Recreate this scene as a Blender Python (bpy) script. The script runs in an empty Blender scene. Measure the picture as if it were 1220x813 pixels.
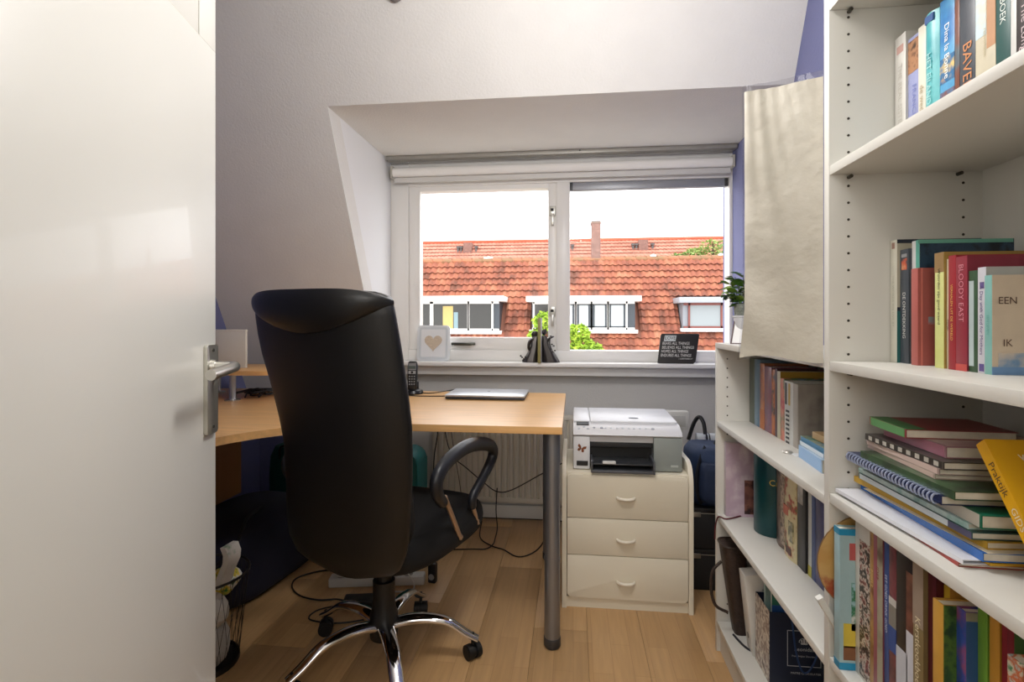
import bpy, bmesh, math, random
from mathutils import Vector, Matrix
random.seed(7)
C = bpy.context.scene.collection
PI = math.pi
sc = bpy.context.scene

# ------------------------------------------------------------------ camera
TH = math.atan(73 / 636)
cd = bpy.data.cameras.new('camera'); cam = bpy.data.objects.new('camera', cd); C.objects.link(cam)
cam.location = (0, 0, 1.12); cam.rotation_euler = (PI / 2, 0, TH)
cd.sensor_width = 36; cd.lens = 636 / 1220 * 36; cd.shift_y = -(406.5 - 383.5) / 1220
cd.clip_start = 0.02; cd.clip_end = 300
sc.camera = cam

# ------------------------------------------------------------------ sky, added fill lights, exposure
w = bpy.data.worlds.new('overcast'); sc.world = w; w.use_nodes = True
nt = w.node_tree; bg = nt.nodes['Background']
tc = nt.nodes.new('ShaderNodeTexCoord'); sp = nt.nodes.new('ShaderNodeSeparateXYZ'); cr = nt.nodes.new('ShaderNodeValToRGB')
nt.links.new(tc.outputs['Generated'], sp.inputs[0]); nt.links.new(sp.outputs[2], cr.inputs[0]); nt.links.new(cr.outputs[0], bg.inputs[0])
cr.color_ramp.elements[0].position = 0.0; cr.color_ramp.elements[0].color = (.88, .88, .90, 1)
cr.color_ramp.elements[1].position = 0.6; cr.color_ramp.elements[1].color = (.99, .99, 1.0, 1)
bg.inputs[1].default_value = 2.7

def area(name, loc, tgt, size, power, col, sy=None):
    l = bpy.data.lights.new(name, 'AREA'); l.energy = power; l.color = col; l.size = size
    if sy: l.shape = 'RECTANGLE'; l.size_y = sy
    o = bpy.data.objects.new(name, l); C.objects.link(o); o.location = loc
    o.rotation_euler = (Vector(tgt) - Vector(loc)).to_track_quat('-Z', 'Y').to_euler()
    return o
area('hall_fill_light', (-.05, -1.2, 1.95), (-.1, 1.6, 1.5), 1.3, 17, (1, .98, .95))  # unseen area light added behind the camera to fill the room
pl_ = bpy.data.lights.new('room_fill_light', 'POINT'); pl_.energy = 24; pl_.color = (1, .975, .95); pl_.shadow_soft_size = .14  # point light without a fixture, added to brighten the slope and dormer
po = bpy.data.objects.new('room_fill_light', pl_); C.objects.link(po); po.location = (.02, 1.15, 2.0)
sc.view_settings.view_transform = 'Standard'; sc.view_settings.look = 'None'
sc.view_settings.exposure = 0.38; sc.view_settings.gamma = 1.0

# ------------------------------------------------------------------ materials
def lin(v): return v / 12.92 if v <= .04045 else ((v + .055) / 1.055) ** 2.4
def col(c):
    if isinstance(c, str): c = [int(c[i:i + 2], 16) / 255 for i in (0, 2, 4)]
    return (lin(c[0]), lin(c[1]), lin(c[2]), 1)
MC = {}
def mat(c, rough=.5, metal=0, noise=0, scale=20, bump=0, bscale=200, coat=0, stretch=None, c2=None):
    key = (c, rough, metal, noise, scale, bump, bscale, coat, stretch, c2)
    if key in MC: return MC[key]
    m = bpy.data.materials.new('m_' + str(len(MC))); m.use_nodes = True
    n = m.node_tree; b = n.nodes['Principled BSDF']
    b.inputs['Base Color'].default_value = col(c); b.inputs['Roughness'].default_value = rough
    b.inputs['Metallic'].default_value = metal; b.inputs['Coat Weight'].default_value = coat
    if noise or bump:
        t = n.nodes.new('ShaderNodeTexCoord'); mp = n.nodes.new('ShaderNodeMapping')
        if stretch: mp.inputs['Scale'].default_value = stretch
        n.links.new(t.outputs['Object'], mp.inputs[0])
    if noise:
        nz = n.nodes.new('ShaderNodeTexNoise'); nz.inputs['Scale'].default_value = scale; nz.inputs['Detail'].default_value = 6
        r = n.nodes.new('ShaderNodeValToRGB'); base = col(c)
        r.color_ramp.elements[0].position = .3; r.color_ramp.elements[1].position = .7
        r.color_ramp.elements[0].color = tuple(v * (1 - noise) for v in base[:3]) + (1,)
        r.color_ramp.elements[1].color = col(c2) if c2 else tuple(min(1, v * (1 + noise)) for v in base[:3]) + (1,)
        n.links.new(mp.outputs[0], nz.inputs[0]); n.links.new(nz.outputs[0], r.inputs[0]); n.links.new(r.outputs[0], b.inputs[0])
    if bump:
        nb = n.nodes.new('ShaderNodeTexNoise'); nb.inputs['Scale'].default_value = bscale; nb.inputs['Detail'].default_value = 4
        bp = n.nodes.new('ShaderNodeBump'); bp.inputs['Strength'].default_value = bump; bp.inputs['Distance'].default_value = .004
        n.links.new(mp.outputs[0], nb.inputs[0]); n.links.new(nb.outputs[0], bp.inputs['Height']); n.links.new(bp.outputs[0], b.inputs['Normal'])
    MC[key] = m
    return m
def printed(cols, scale=14, rough=.35, stretch=None):
    key = ('printed', tuple(cols), scale, stretch)
    if key in MC: return MC[key]
    m = mat(cols[0], rough, noise=.01, scale=scale, stretch=stretch, c2=cols[-1]).copy()
    r = [x for x in m.node_tree.nodes if x.type == 'VALTORGB'][0].color_ramp
    r.interpolation = 'EASE'
    while len(r.elements) < len(cols): r.elements.new(.5)
    for i, c in enumerate(cols):
        r.elements[i].position = .34 + .32 * i / max(1, len(cols) - 1); r.elements[i].color = col(c)
    MC[key] = m
    return m
def glass_mat(refl=.06, tint=(1, 1, 1, 1)):
    m = bpy.data.materials.new('pane_glass'); m.use_nodes = True; n = m.node_tree
    n.nodes.remove(n.nodes['Principled BSDF'])
    tr = n.nodes.new('ShaderNodeBsdfTransparent'); gl = n.nodes.new('ShaderNodeBsdfGlossy'); mx = n.nodes.new('ShaderNodeMixShader')
    tr.inputs[0].default_value = tint; gl.inputs['Roughness'].default_value = .02; mx.inputs[0].default_value = refl
    n.links.new(tr.outputs[0], mx.inputs[1]); n.links.new(gl.outputs[0], mx.inputs[2])
    n.links.new(mx.outputs[0], n.nodes['Material Output'].inputs[0])
    return m

# ------------------------------------------------------------------ mesh building
class MB:
    def __init__(s): s.bm = bmesh.new()
    def poly(s, vs, fs, M=None):
        bv = [s.bm.verts.new(M @ Vector(v) if M else v) for v in vs]
        for f in fs:
            try: s.bm.faces.new([bv[i] for i in f])
            except ValueError: pass
        return bv
    def box(s, x0, x1, y0, y1, z0, z1, bev=0, M=None):
        if x0 > x1: x0, x1 = x1, x0
        if y0 > y1: y0, y1 = y1, y0
        if z0 > z1: z0, z1 = z1, z0
        vs = [(x, y, z) for z in (z0, z1) for y in (y0, y1) for x in (x0, x1)]
        bv = s.poly(vs, [(0, 2, 3, 1), (4, 5, 7, 6), (0, 1, 5, 4), (2, 6, 7, 3), (0, 4, 6, 2), (1, 3, 7, 5)], M)
        if bev:
            es = {e for v in bv for e in v.link_edges}
            bmesh.ops.bevel(s.bm, geom=list(es), offset=bev, segments=2, affect='EDGES', profile=.5)
        return s
    def prism(s, pts, ax, a, b, bev=0, M=None):
        """2-D outline pts swept along axis ax from a to b; ax 0: pts=(y,z), 1: pts=(x,z), 2: pts=(x,y)"""
        def P(p, t): return ((t, p[0], p[1]), (p[0], t, p[1]), (p[0], p[1], t))[ax]
        n = len(pts); vs = [P(p, a) for p in pts] + [P(p, b) for p in pts]
        bv = s.poly(vs, [tuple(range(n))[::-1], tuple(range(n, 2 * n))] + [(i, (i + 1) % n, n + (i + 1) % n, n + i) for i in range(n)], M)
        if bev:
            es = set()
            for f in {f for v in bv for f in v.link_faces}:
                if len(f.verts) == n and n != 4 or (n == 4): es |= set(f.edges)
            if n != 4: es = {e for v in bv for e in v.link_edges if any(len(f.verts) == n for f in e.link_faces)}
            bmesh.ops.bevel(s.bm, geom=list(es), offset=bev, segments=2, affect='EDGES', profile=.5)
        return s
    def cyl(s, p0, p1, r0, r1=None, seg=16, cap=True):
        if r1 is None: r1 = r0
        p0 = Vector(p0); p1 = Vector(p1); d = (p1 - p0).normalized()
        a = d.orthogonal().normalized(); b = d.cross(a)
        rings = []
        for p, r in ((p0, r0), (p1, r1)):
            rings.append([s.bm.verts.new(p + (a * math.cos(t) + b * math.sin(t)) * r) for t in [2 * PI * i / seg for i in range(seg)]])
        for i in range(seg): s.bm.faces.new((rings[0][i], rings[0][(i + 1) % seg], rings[1][(i + 1) % seg], rings[1][i]))
        if cap: s.bm.faces.new(rings[0][::-1]); s.bm.faces.new(rings[1])
        return s
    def lathe(s, prof, cx=0, cy=0, seg=24, M=None):
        rings = []
        for r, z in prof:
            if r < 1e-5: rings.append([s.bm.verts.new(M @ Vector((cx, cy, z)) if M else (cx, cy, z))])
            else:
                ring = []
                for i in range(seg):
                    v = Vector((cx + r * math.cos(2 * PI * i / seg), cy + r * math.sin(2 * PI * i / seg), z))
                    ring.append(s.bm.verts.new(M @ v if M else v))
                rings.append(ring)
        for A, B in zip(rings, rings[1:]):
            for i in range(seg):
                j = (i + 1) % seg
                if len(A) == 1 and len(B) == 1: continue
                if len(A) == 1: f = (A[0], B[j], B[i])
                elif len(B) == 1: f = (A[i], A[j], B[0])
                else: f = (A[i], A[j], B[j], B[i])
                s.bm.faces.new(f)
        return s
    def loft(s, rings, cap=True, close=True):
        R = [[s.bm.verts.new(p) for p in ring] for ring in rings]
        n = len(R[0])
        for A, B in zip(R, R[1:]):
            for i in range(n if close else n - 1):
                j = (i + 1) % n
                s.bm.faces.new((A[i], A[j], B[j], B[i]))
        if cap and close: s.bm.faces.new(R[0][::-1]); s.bm.faces.new(R[-1])
        return s
    def tube(s, pts, r, seg=8, ry=None, smooth=0, up=None):
        pts = [Vector(p) for p in pts]
        if smooth: pts, r, ry = catmull(pts, smooth, r, ry)
        n = len(pts)
        rr = r if isinstance(r, list) else [r] * n
        r2 = (ry if isinstance(ry, list) else [ry] * n) if ry else rr
        rings = []; prev = None
        for i, p in enumerate(pts):
            d = (pts[min(i + 1, n - 1)] - pts[max(i - 1, 0)]).normalized()
            if up is not None:
                a = d.cross(Vector(up)).normalized()
            else:
                a = (prev - d * prev.dot(d)).normalized() if prev is not None and (prev - d * prev.dot(d)).length > 1e-4 else d.orthogonal().normalized()
            prev = a; b = a.cross(d).normalized()
            rings.append([p + a * math.cos(t) * rr[i] + b * math.sin(t) * r2[i] for t in [2 * PI * k / seg for k in range(seg)]])
        return s.loft(rings)
    def ball(s, c, rx, ry=None, rz=None, seg=16, rings=10):
        ry = ry or rx; rz = rz or rx
        M = Matrix.Translation(c) @ Matrix.Diagonal((rx, ry, rz, 1))
        return s.lathe([(math.sin(PI * i / rings) if 0 < i < rings else 0, -math.cos(PI * i / rings)) for i in range(rings + 1)], seg=seg, M=M)
    def build(s, name, m, parent=None, loc=None, ang=35, **kw):
        me = bpy.data.meshes.new(name)
        bmesh.ops.recalc_face_normals(s.bm, faces=s.bm.faces)
        s.bm.to_mesh(me); s.bm.free(); me.materials.append(m)
        for p in me.polygons: p.use_smooth = True
        me.set_sharp_from_angle(angle=math.radians(ang))
        o = bpy.data.objects.new(name, me); C.objects.link(o)
        if parent: o.parent = parent
        if loc: o.location = loc
        for k, v in kw.items(): o[k] = v
        return o
def catmull(pts, k, r=None, ry=None):
    out = []; ro = []; ryo = []
    n = len(pts)
    for i in range(n - 1):
        p0, p1, p2, p3 = pts[max(i - 1, 0)], pts[i], pts[i + 1], pts[min(i + 2, n - 1)]
        for j in range(k):
            t = j / k
            out.append(.5 * (2 * p1 + (p2 - p0) * t + (2 * p0 - 5 * p1 + 4 * p2 - p3) * t * t + (3 * p1 - p0 - 3 * p2 + p3) * t ** 3))
            if isinstance(r, list): ro.append(r[i] * (1 - t) + r[i + 1] * t)
            if isinstance(ry, list): ryo.append(ry[i] * (1 - t) + ry[i + 1] * t)
    out.append(pts[-1])
    if isinstance(r, list): r = ro + [r[-1]]
    if isinstance(ry, list): ry = ryo + [ry[-1]]
    return out, r, ry
def thing(name, label, cat, loc=(0, 0, 0), rot=(0, 0, 0), group=None):
    o = bpy.data.objects.new(name, None); C.objects.link(o); o.empty_display_size = .05
    o.location = loc; o.rotation_euler = rot if not isinstance(rot, (int, float)) else (0, 0, rot)
    o['label'] = label; o['category'] = cat
    if group: o['group'] = group
    return o
def tag(o, label, cat, group=None):
    o['label'] = label; o['category'] = cat
    if group: o['group'] = group
    return o
def root(name, loc=(0, 0, 0), rotz=0):
    o = bpy.data.objects.new(name, None); C.objects.link(o); o.location = loc; o.rotation_euler = (0, 0, rotz); o['kind'] = 'structure'
    return o
def struct(o): o['kind'] = 'structure'; return o
def bx(name, m, parent, x0, x1, y0, y1, z0, z1, bev=0, **kw):
    return MB().box(x0, x1, y0, y1, z0, z1, bev).build(name, m, parent, **kw)
TX = {}
def text(s, h, m, parent, M, width=None, name='title', depth=.0002):
    """lettering as a thin mesh; h = letter height; M places its centre"""
    if s not in TX:
        cu = bpy.data.curves.new('t', 'FONT'); cu.body = s; cu.align_x = 'CENTER'; cu.align_y = 'CENTER'; cu.resolution_u = 2; cu.size = 1
        ob = bpy.data.objects.new('t', cu); C.objects.link(ob)
        bpy.context.view_layer.update()
        me = bpy.data.meshes.new_from_object(ob.evaluated_get(bpy.context.evaluated_depsgraph_get()))
        bpy.data.objects.remove(ob); TX[s] = me
    me = TX[s].copy(); me.materials.clear(); me.materials.append(m)
    xs = [v.co.x for v in me.vertices] or [0]; W = max(xs) - min(xs) or 1
    sx = h / .7
    if width and W * sx > width: sx = width / W
    me.transform(Matrix.Diagonal((sx, h / .7, 1, 1)))
    me.transform(M)
    o = bpy.data.objects.new(name, me); C.objects.link(o); o.parent = parent
    return o
def frameM(o, xa, ya):
    xa = Vector(xa).normalized(); ya = Vector(ya).normalized(); za = xa.cross(ya)
    M = Matrix((xa, ya, za)).transposed().to_4x4(); M.translation = Vector(o)
    return M
def rrect(x0, x1, z0, z1, r, k=5, corners=(1, 1, 1, 1)):
    """rounded rectangle outline, corners: bl, br, tr, tl"""
    out = []
    for (cx, cz, a0), on in zip(((x0 + r, z0 + r, PI), (x1 - r, z0 + r, 1.5 * PI), (x1 - r, z1 - r, 0), (x0 + r, z1 - r, .5 * PI)), corners):
        if on: out += [(cx + r * math.cos(a0 + PI / 2 * i / k), cz + r * math.sin(a0 + PI / 2 * i / k)) for i in range(k + 1)]
        else: out.append((x0 if cx < (x0 + x1) / 2 else x1, z0 if cz < (z0 + z1) / 2 else z1))
    return out

WHITE = mat('eceae4', .45, bump=.05, bscale=300)
PAINT = mat('eeece8', .35)
PLASTER = mat('e2e0dc', .85, noise=.02, scale=6, bump=.35, bscale=110)
CHEEKW = mat('e9e9ea', .8, bump=.15, bscale=110)
LOWWALL = mat('d2d0cc', .85, bump=.3, bscale=110)
BLUE = mat('7a7ea8', .85, bump=.4, bscale=120)
SHELFW = mat('d4d2cb', .45)
BLACK = mat('121214', .5)
RUBBER = mat('0c0c0d', .6)
CABLE = mat('101012', .5)
CHROME = mat('e8e8ea', .08, 1)
STEEL = mat('b9b9b6', .3, 1)
BEECH = mat('dfae72', .35, noise=.10, scale=5, stretch=(1.2, 14, 14))
BEECHE = mat('d4a064', .45, noise=.12, scale=6, stretch=(1.2, 14, 14))
CREAM = mat('e4dcc8', .4)
PAGE = mat('e3dccb', .8, noise=.08, scale=60, stretch=(1, 1, 1))
GLASS = glass_mat(.004)

# ------------------------------------------------------------------ room shell
fl = struct(bx('floor', mat('6e5334', .8), None, -1.95, .95, -1.6, 3.15, -.05, -.0085))
pm = mat('c49d6e', .38, noise=.08, scale=4, stretch=(16, 1.1, 1), bump=.03, bscale=60)
# three-strip laminate: each board carries three rows of printed staves
def laminate():
    m = pm.copy(); n = m.node_tree; b = n.nodes['Principled BSDF']
    g = n.nodes.new('ShaderNodeNewGeometry'); mp = n.nodes.new('ShaderNodeMapping'); mp.inputs['Rotation'].default_value = (0, 0, PI / 2)
    br = n.nodes.new('ShaderNodeTexBrick'); br.inputs['Scale'].default_value = 1
    br.inputs['Brick Width'].default_value = .43; br.inputs['Row Height'].default_value = .0643; br.inputs['Mortar Size'].default_value = .0006
    br.inputs['Color1'].default_value = (1, 1, 1, 1); br.inputs['Color2'].default_value = (.88, .86, .82, 1); br.inputs['Mortar'].default_value = (.72, .66, .6, 1)
    br.offset = .37
    mx = n.nodes.new('ShaderNodeMixRGB'); mx.blend_type = 'MULTIPLY'; mx.inputs[0].default_value = 1
    src = b.inputs[0].links[0].from_socket
    n.links.new(g.outputs['Position'], mp.inputs[0]); n.links.new(mp.outputs[0], br.inputs[0])
    n.links.new(src, mx.inputs[1]); n.links.new(br.outputs[0], mx.inputs[2]); n.links.new(mx.outputs[0], b.inputs[0])
    return m
LAM = laminate()
x = -1.88; k = 0
while x < .86:
    y = -1.5 - (k * .47) % 1.28
    while y < 3.02:
        y0 = max(y, -1.5); y1 = min(y + 1.28, 3.03); x1 = min(x + .193, .86)
        if y1 > y0 + .01: MB().box(x + .0004, x1 - .0004, y0 + .0005, y1 - .0005, -.0085, 0, .0007).build('plank', LAM, fl)
        y += 1.28
    x += .193; k += 1
ZT, YT, SL = 2.055, 2.21, 1.9275        # dormer head: height, depth; slope of the roof
def ys(z): return YT + (ZT - z) / SL
ZK = ZT - (3.03 - YT) * SL              # where the slope meets the knee wall
struct(MB().prism([(ys(ZK), ZK), (ys(2.5), 2.5), (ys(2.5) + .12, 2.5), (ys(ZK) + .12, ZK)], 0, -1.88, -1.06).build('wall_slope_left', PLASTER))
struct(MB().prism([(YT, ZT), (ys(2.5), 2.5), (ys(2.5) + .12, 2.5), (YT + .06, ZT + .1)], 0, -1.06, .86).build('wall_slope_upper', PLASTER))
struct(MB().prism([(YT, ZT), (3.03, ZT), (3.03, ZT + .1), (YT + .06, ZT + .1)], 0, -1.06, .86).build('ceiling_dormer', PLASTER))
struct(MB().prism([(YT + .001, ZT), (YT + .001, ZT + .06), (3.15, ZT + .06), (3.15, ZK - .1), (3.031, ZK)], 0, -1.12, -1.0601).build('wall_dormer_cheek', CHEEKW))
struct(bx('wall_back', LOWWALL, None, -1.06, .86, 3.03, 3.18, 0, .87))
struct(bx('wall_knee', BLUE, None, -1.88, -1.06, 3.03, 3.18, 0, ZK + .05))
struct(bx('wall_left', BLUE, None, -1.98, -1.88, 0, 3.2, 0, 2.5))
struct(bx('wall_right', BLUE, None, .86, .96, 0, 3.2, 0, 2.5))
struct(bx('ceiling', PLASTER, None, -1.98, .96, 0, 2.3, 2.5, 2.6))
wf = MB(); wf.box(-1.98, -.535, 0, .1, 0, 2.5); wf.box(.37, .96, 0, .1, 0, 2.5); wf.box(-.535, .37, 0, .1, 2.1, 2.5)
struct(wf.build('wall_front', PLASTER))
hl = MB(); hl.box(-1.98, .96, -1.6, -1.5, 0, 2.5); hl.box(-1.3, -1.2, -1.5, 0, 0, 2.5); hl.box(.9, 1.0, -1.5, 0, 0, 2.5)
struct(hl.build('wall_hall', mat('e4e0d8', .8)))
struct(bx('ceiling_hall', PLASTER, None, -1.98, 1.0, -1.6, 0, 2.5, 2.6))
tr = MB(); tr.box(-.535, -.51, 0, .1, 0, 2.1); tr.box(.345, .37, 0, .1, 0, 2.1); tr.box(-.51, .345, 0, .1, 2.075, 2.1)
struct(tr.build('trim_1', PAINT))
struct(bx('baseboard_back', PAINT, None, -1.88, .86, 3.015, 3.03, 0, .075, .002))
struct(bx('baseboard_left', PAINT, None, -1.88, -1.867, .1, 3.015, 0, .075, .002))
struct(bx('baseboard_right', PAINT, None, .847, .86, .1, 3.015, 0, .075, .002))
struct(bx('trim_2', PAINT, None, -1.06, .86, 2.95, 3.03, .822, .873, .002))
struct(bx('trim_3', PAINT, None, -1.06, .86, 2.895, 3.06, .8735, .896, .004))      # window sill board

# ------------------------------------------------------------------ window
wn = root('window_1')
f = MB(); f.box(-1.06, -.955, 3.02, 3.12, .896, 2.05, .003); f.box(.845, .86, 3.02, 3.12, .896, 2.05)
f.box(-.955, .845, 3.02, 3.12, .896, .958, .003); f.box(-.955, .845, 3.02, 3.12, 1.907, 2.05, .003); f.box(-.094, -.019, 3.02, 3.12, .958, 1.907, .003)
f.build('window_frame', PAINT, wn)
s_ = MB(); s_.box(-.955, -.889, 3.035, 3.1, .958, 1.907, .003); s_.box(-.142, -.094, 3.035, 3.1, .958, 1.907, .003)
s_.box(-.889, -.142, 3.035, 3.1, .958, 1.03, .003); s_.box(-.889, -.142, 3.035, 3.1, 1.88, 1.907)
s_ = s_.build('sash', PAINT, wn)
bx('pane', GLASS, s_, -.889, -.142, 3.072, 3.076, 1.03, 1.88)
bx('pane', GLASS, wn, -.019, .845, 3.072, 3.076, .958, 1.907)
h = MB(); h.box(-.70, -.56, 3.02, 3.034, .985, 1.0, .003); h.cyl((-.585, 3.034, .992), (-.585, 3.0, .992), .007, seg=10); h.box(-.68, -.575, 2.996, 3.006, .984, 1.001, .003)
h.build('sash_handle', mat('55564f', .35, .8), s_)
for z in (1.74, 1.17):
    c_ = MB(); c_.box(-.135, -.10, 3.022, 3.036, z - .02, z + .035, .002); c_.box(-.125, -.108, 3.012, 3.024, z - .075, z - .01, .003)
    c_.build('sash_fastener', mat('c9c7bf', .35, .6), s_)
    MB().box(-.127, -.110, 3.015, 3.0225, z + .005, z + .02, .001).build('fastener_keyhole', BLACK, s_)
rb = MB().box(-.019, .842, 3.035, 3.07, 1.862, 1.906, .004).build('vent_strip', mat('9a9ca2', .4, .3), wn)
MB().box(-.018, -.003, 3.03, 3.0345, 1.862, 1.906, .002).build('end_cap', mat('3a3a3c', .4), wn); MB().box(.822, .84, 3.03, 3.0345, 1.862, 1.906, .002).build('end_cap', mat('3a3a3c', .4), wn)
rl = thing('roller_blind', 'white roller blind rolled up above the window, with bead chain', 'blind', (-.1, 2.97, 1.975))
MB().cyl((-.925, 0, 0), (.94, 0, 0), .027, seg=20).build('blind_roll', mat('f2f0ec', .7), rl)
MB().box(-.94, -.926, -.02, .045, -.03, .035, .002).build('bracket', mat('bdb9ae', .4), rl); MB().box(.941, .955, -.02, .045, -.03, .035, .002).build('bracket', mat('bdb9ae', .4), rl)
MB().box(-.92, .935, -.004, .006, -.058, -.03, .001).build('bottom_bar', mat('d5d3cf', .5), rl)
ch = MB()
for i in range(95): ch.ball((-.934 + .012 * (i % 2 == 9), -.014 if i < 48 else -.024, -.02 - .0125 * (i % 48)), .0022, seg=5, rings=4)
o_ = ch.build('bead_chain', mat('e2ded2', .4), rl); o_['kind'] = 'stuff'
hr = thing('curtain_rail', 'grey metal rail fixed along the head of the window recess', 'rail', (-.1, 2.94, 2.047))
MB().box(-.95, .955, -.03, .03, -.014, .007, .002).build('rail_profile', mat('a6a39c', .4, .4), hr)
gl_ = MB()
for i in range(19): gl_.box(-.20 + i * .0185, -.20 + i * .0185 + .007, -.036, -.02, -.016, -.009)
o_ = gl_.build('glider', mat('a8a4a0', .5), hr); o_['kind'] = 'stuff'
MB().cyl((.135, -.034, .0), (.135, -.03, .0), .004, seg=8).build('screw', BLACK, hr)

# ------------------------------------------------------------------ radiator
ra = thing('radiator', 'cream panel radiator with vertical ribs under the window behind the desk', 'radiator', (-.365, 2.95, 0))
r_ = MB(); r_.box(-.43, .43, .03, .045, .11, .60, .003); r_.box(-.43, .43, .0, .03, .575, .60, .004); r_.box(-.43, .43, .0, .03, .11, .14, .004)
r_.build('panel', mat('dcd6c8', .45), ra)
n_ = 26; outl = []
for i in range(n_):
    a = -.43 + .86 * i / n_; p = .86 / n_
    outl += [(a, .012), (a + p * .3, .012), (a + p * .42, -.004), (a + p * .88, -.004)]
outl += [(.43, .012), (.43, .03), (-.43, .03)]
MB().prism(outl, 2, .14, .575).build('ribbed_front', mat('dcd6c8', .45), ra)
MB().tube([(.40, .02, .115), (.40, .02, .05), (.40, .05, .03)], .009).build('pipe', mat('cfc8b8', .4), ra); MB().tube([(-.40, .02, .115), (-.40, .02, .05), (-.40, .05, .03)], .009).build('pipe', mat('cfc8b8', .4), ra)

# ------------------------------------------------------------------ open door on the left
dr = root('door_1', (-.679, .949, 0), math.atan2(-.975, .222))
d_ = MB(); d_.box(0, .83, -.04, 0, .01, 1.634, .001); d_.box(0, .065, -.04, 0, 1.634, 2.06, .001); d_.box(.765, .83, -.04, 0, 1.634, 2.06, .001)
d_.box(.065, .765, -.04, 0, 2.0, 2.06); DOORM = mat('dddcd5', .36, bump=.03, bscale=8, coat=.15); d_.build('door_leaf', DOORM, dr)
MB().box(.0655, .7645, -.03, -.0015, 1.6345, 1.9995, .0015).build('door_panel', DOORM, dr)
MB().box(.065, .765, -.006, -.0008, 1.6325, 1.6345).build('panel_groove', mat('b9a370', .6), dr)
pl = MB().prism(rrect(.006, .05, .912, 1.077, .004), 1, 0.0, .007, .0015).build('handle_plate', mat('c6c4ba', .36, .85), dr)
lv = MB(); lv.cyl((.03, .006, 1.037), (.03, .014, 1.037), .013, .012, 16)
lv.tube([(.03, .008, 1.037), (.03, .03, 1.037), (.032, .044, 1.037), (.045, .052, 1.037), (.07, .054, 1.036), (.10, .053, 1.034), (.138, .05, 1.031)], .0095, 12, smooth=4)
lv.build('door_handle', mat('d6d4cd', .32, .95), dr)
MB().cyl((.028, .006, .925), (.028, .009, .925), .003, seg=8).cyl((.028, .006, 1.067), (.028, .009, 1.067), .003, seg=8).build('screw', mat('55544e', .4, .8), pl)

# ceiling socket on the slope near the top of the picture
cs = thing('ceiling_hook_cap', 'small grey round cap fixed high on the sloping ceiling', 'fitting', (-.69, 2.022, 2.405), (math.radians(-62), 0, 0))
MB().lathe([(0, 0), (.03, 0), (.032, -.012), (.022, -.03), (.012, -.036), (0, -.038)], seg=18, M=Matrix.Rotation(PI, 4, 'X') @ Matrix.Diagonal((1, 1, -1, 1))).build('cap', mat('8a8480', .5), cs)

# ------------------------------------------------------------------ bookcases
def holes(mb, X, Ys, z0, z1, side):
    z = z0
    while z < z1:
        for y in Ys: mb.cyl((X[0], y, z), (X[0], y + side * .0008, z), .0026, seg=6); mb.cyl((X[1], y, z), (X[1], y + side * .0008, z), .0026, seg=6)
        z += .032
bc = thing('bookcase', 'tall white bookcase with deep shelves in the right foreground', 'bookcase', (.484, 1.10, 0))
bx('side_panel', SHELFW, bc, 0, .28, -.02, 0, 0, 2.02, .0008); bx('side_panel', SHELFW, bc, 0, .28, -.80, -.782, 0, 2.02, .0008)
bx('back_panel', SHELFW, bc, .268, .275, -.782, -.02, .06, 2.0)
for z in (.08, .464, .775, 1.0265, 1.399, 1.713): bx('shelf', SHELFW, bc, .001, .266, -.7815, -.0205, z, z + .018, .0008)
bx('top_panel', SHELFW, bc, 0, .28, -.782, -.02, 2.0, 2.018, .0008); bx('plinth', SHELFW, bc, .01, .026, -.782, -.02, 0, .08)
hm = MB(); holes(hm, (.035, .235), (-.0201,), .13, 1.96, -1); hm.build('peg_hole', mat('3a342c', .8), bc, kind='stuff')
pn = MB()
for z in (.464, .775, 1.0265, 1.399, 1.713):
    for xx in (.035, .225): pn.cyl((xx, -.021, z - .005), (xx, -.032, z - .005), .0035, seg=8)
pn.build('shelf_pin', mat('56544e', .4, .7), bc)
lb = thing('bookcase', 'low white bookcase against the right wall beyond the tall one', 'bookcase', (.484, 1.10, 0))
bx('side_panel', SHELFW, lb, 0, .28, .782, .80, 0, 1.03, .0008); bx('back_panel', SHELFW, lb, .268, .275, .001, .782, .06, 1.03)
for z in (.085, .451, .765): bx('shelf', SHELFW, lb, .001, .266, .001, .7815, z, z + .018, .0008)
bx('top_panel', SHELFW, lb, 0, .28, .001, .80, 1.03, 1.048, .001); bx('plinth', SHELFW, lb, .012, .028, .001, .782, 0, .085)
hm = MB(); holes(hm, (.035, .235), (.7819,), .13, 1.01, -1); hm.build('peg_hole', mat('3a342c', .8), lb, kind='stuff')

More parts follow.
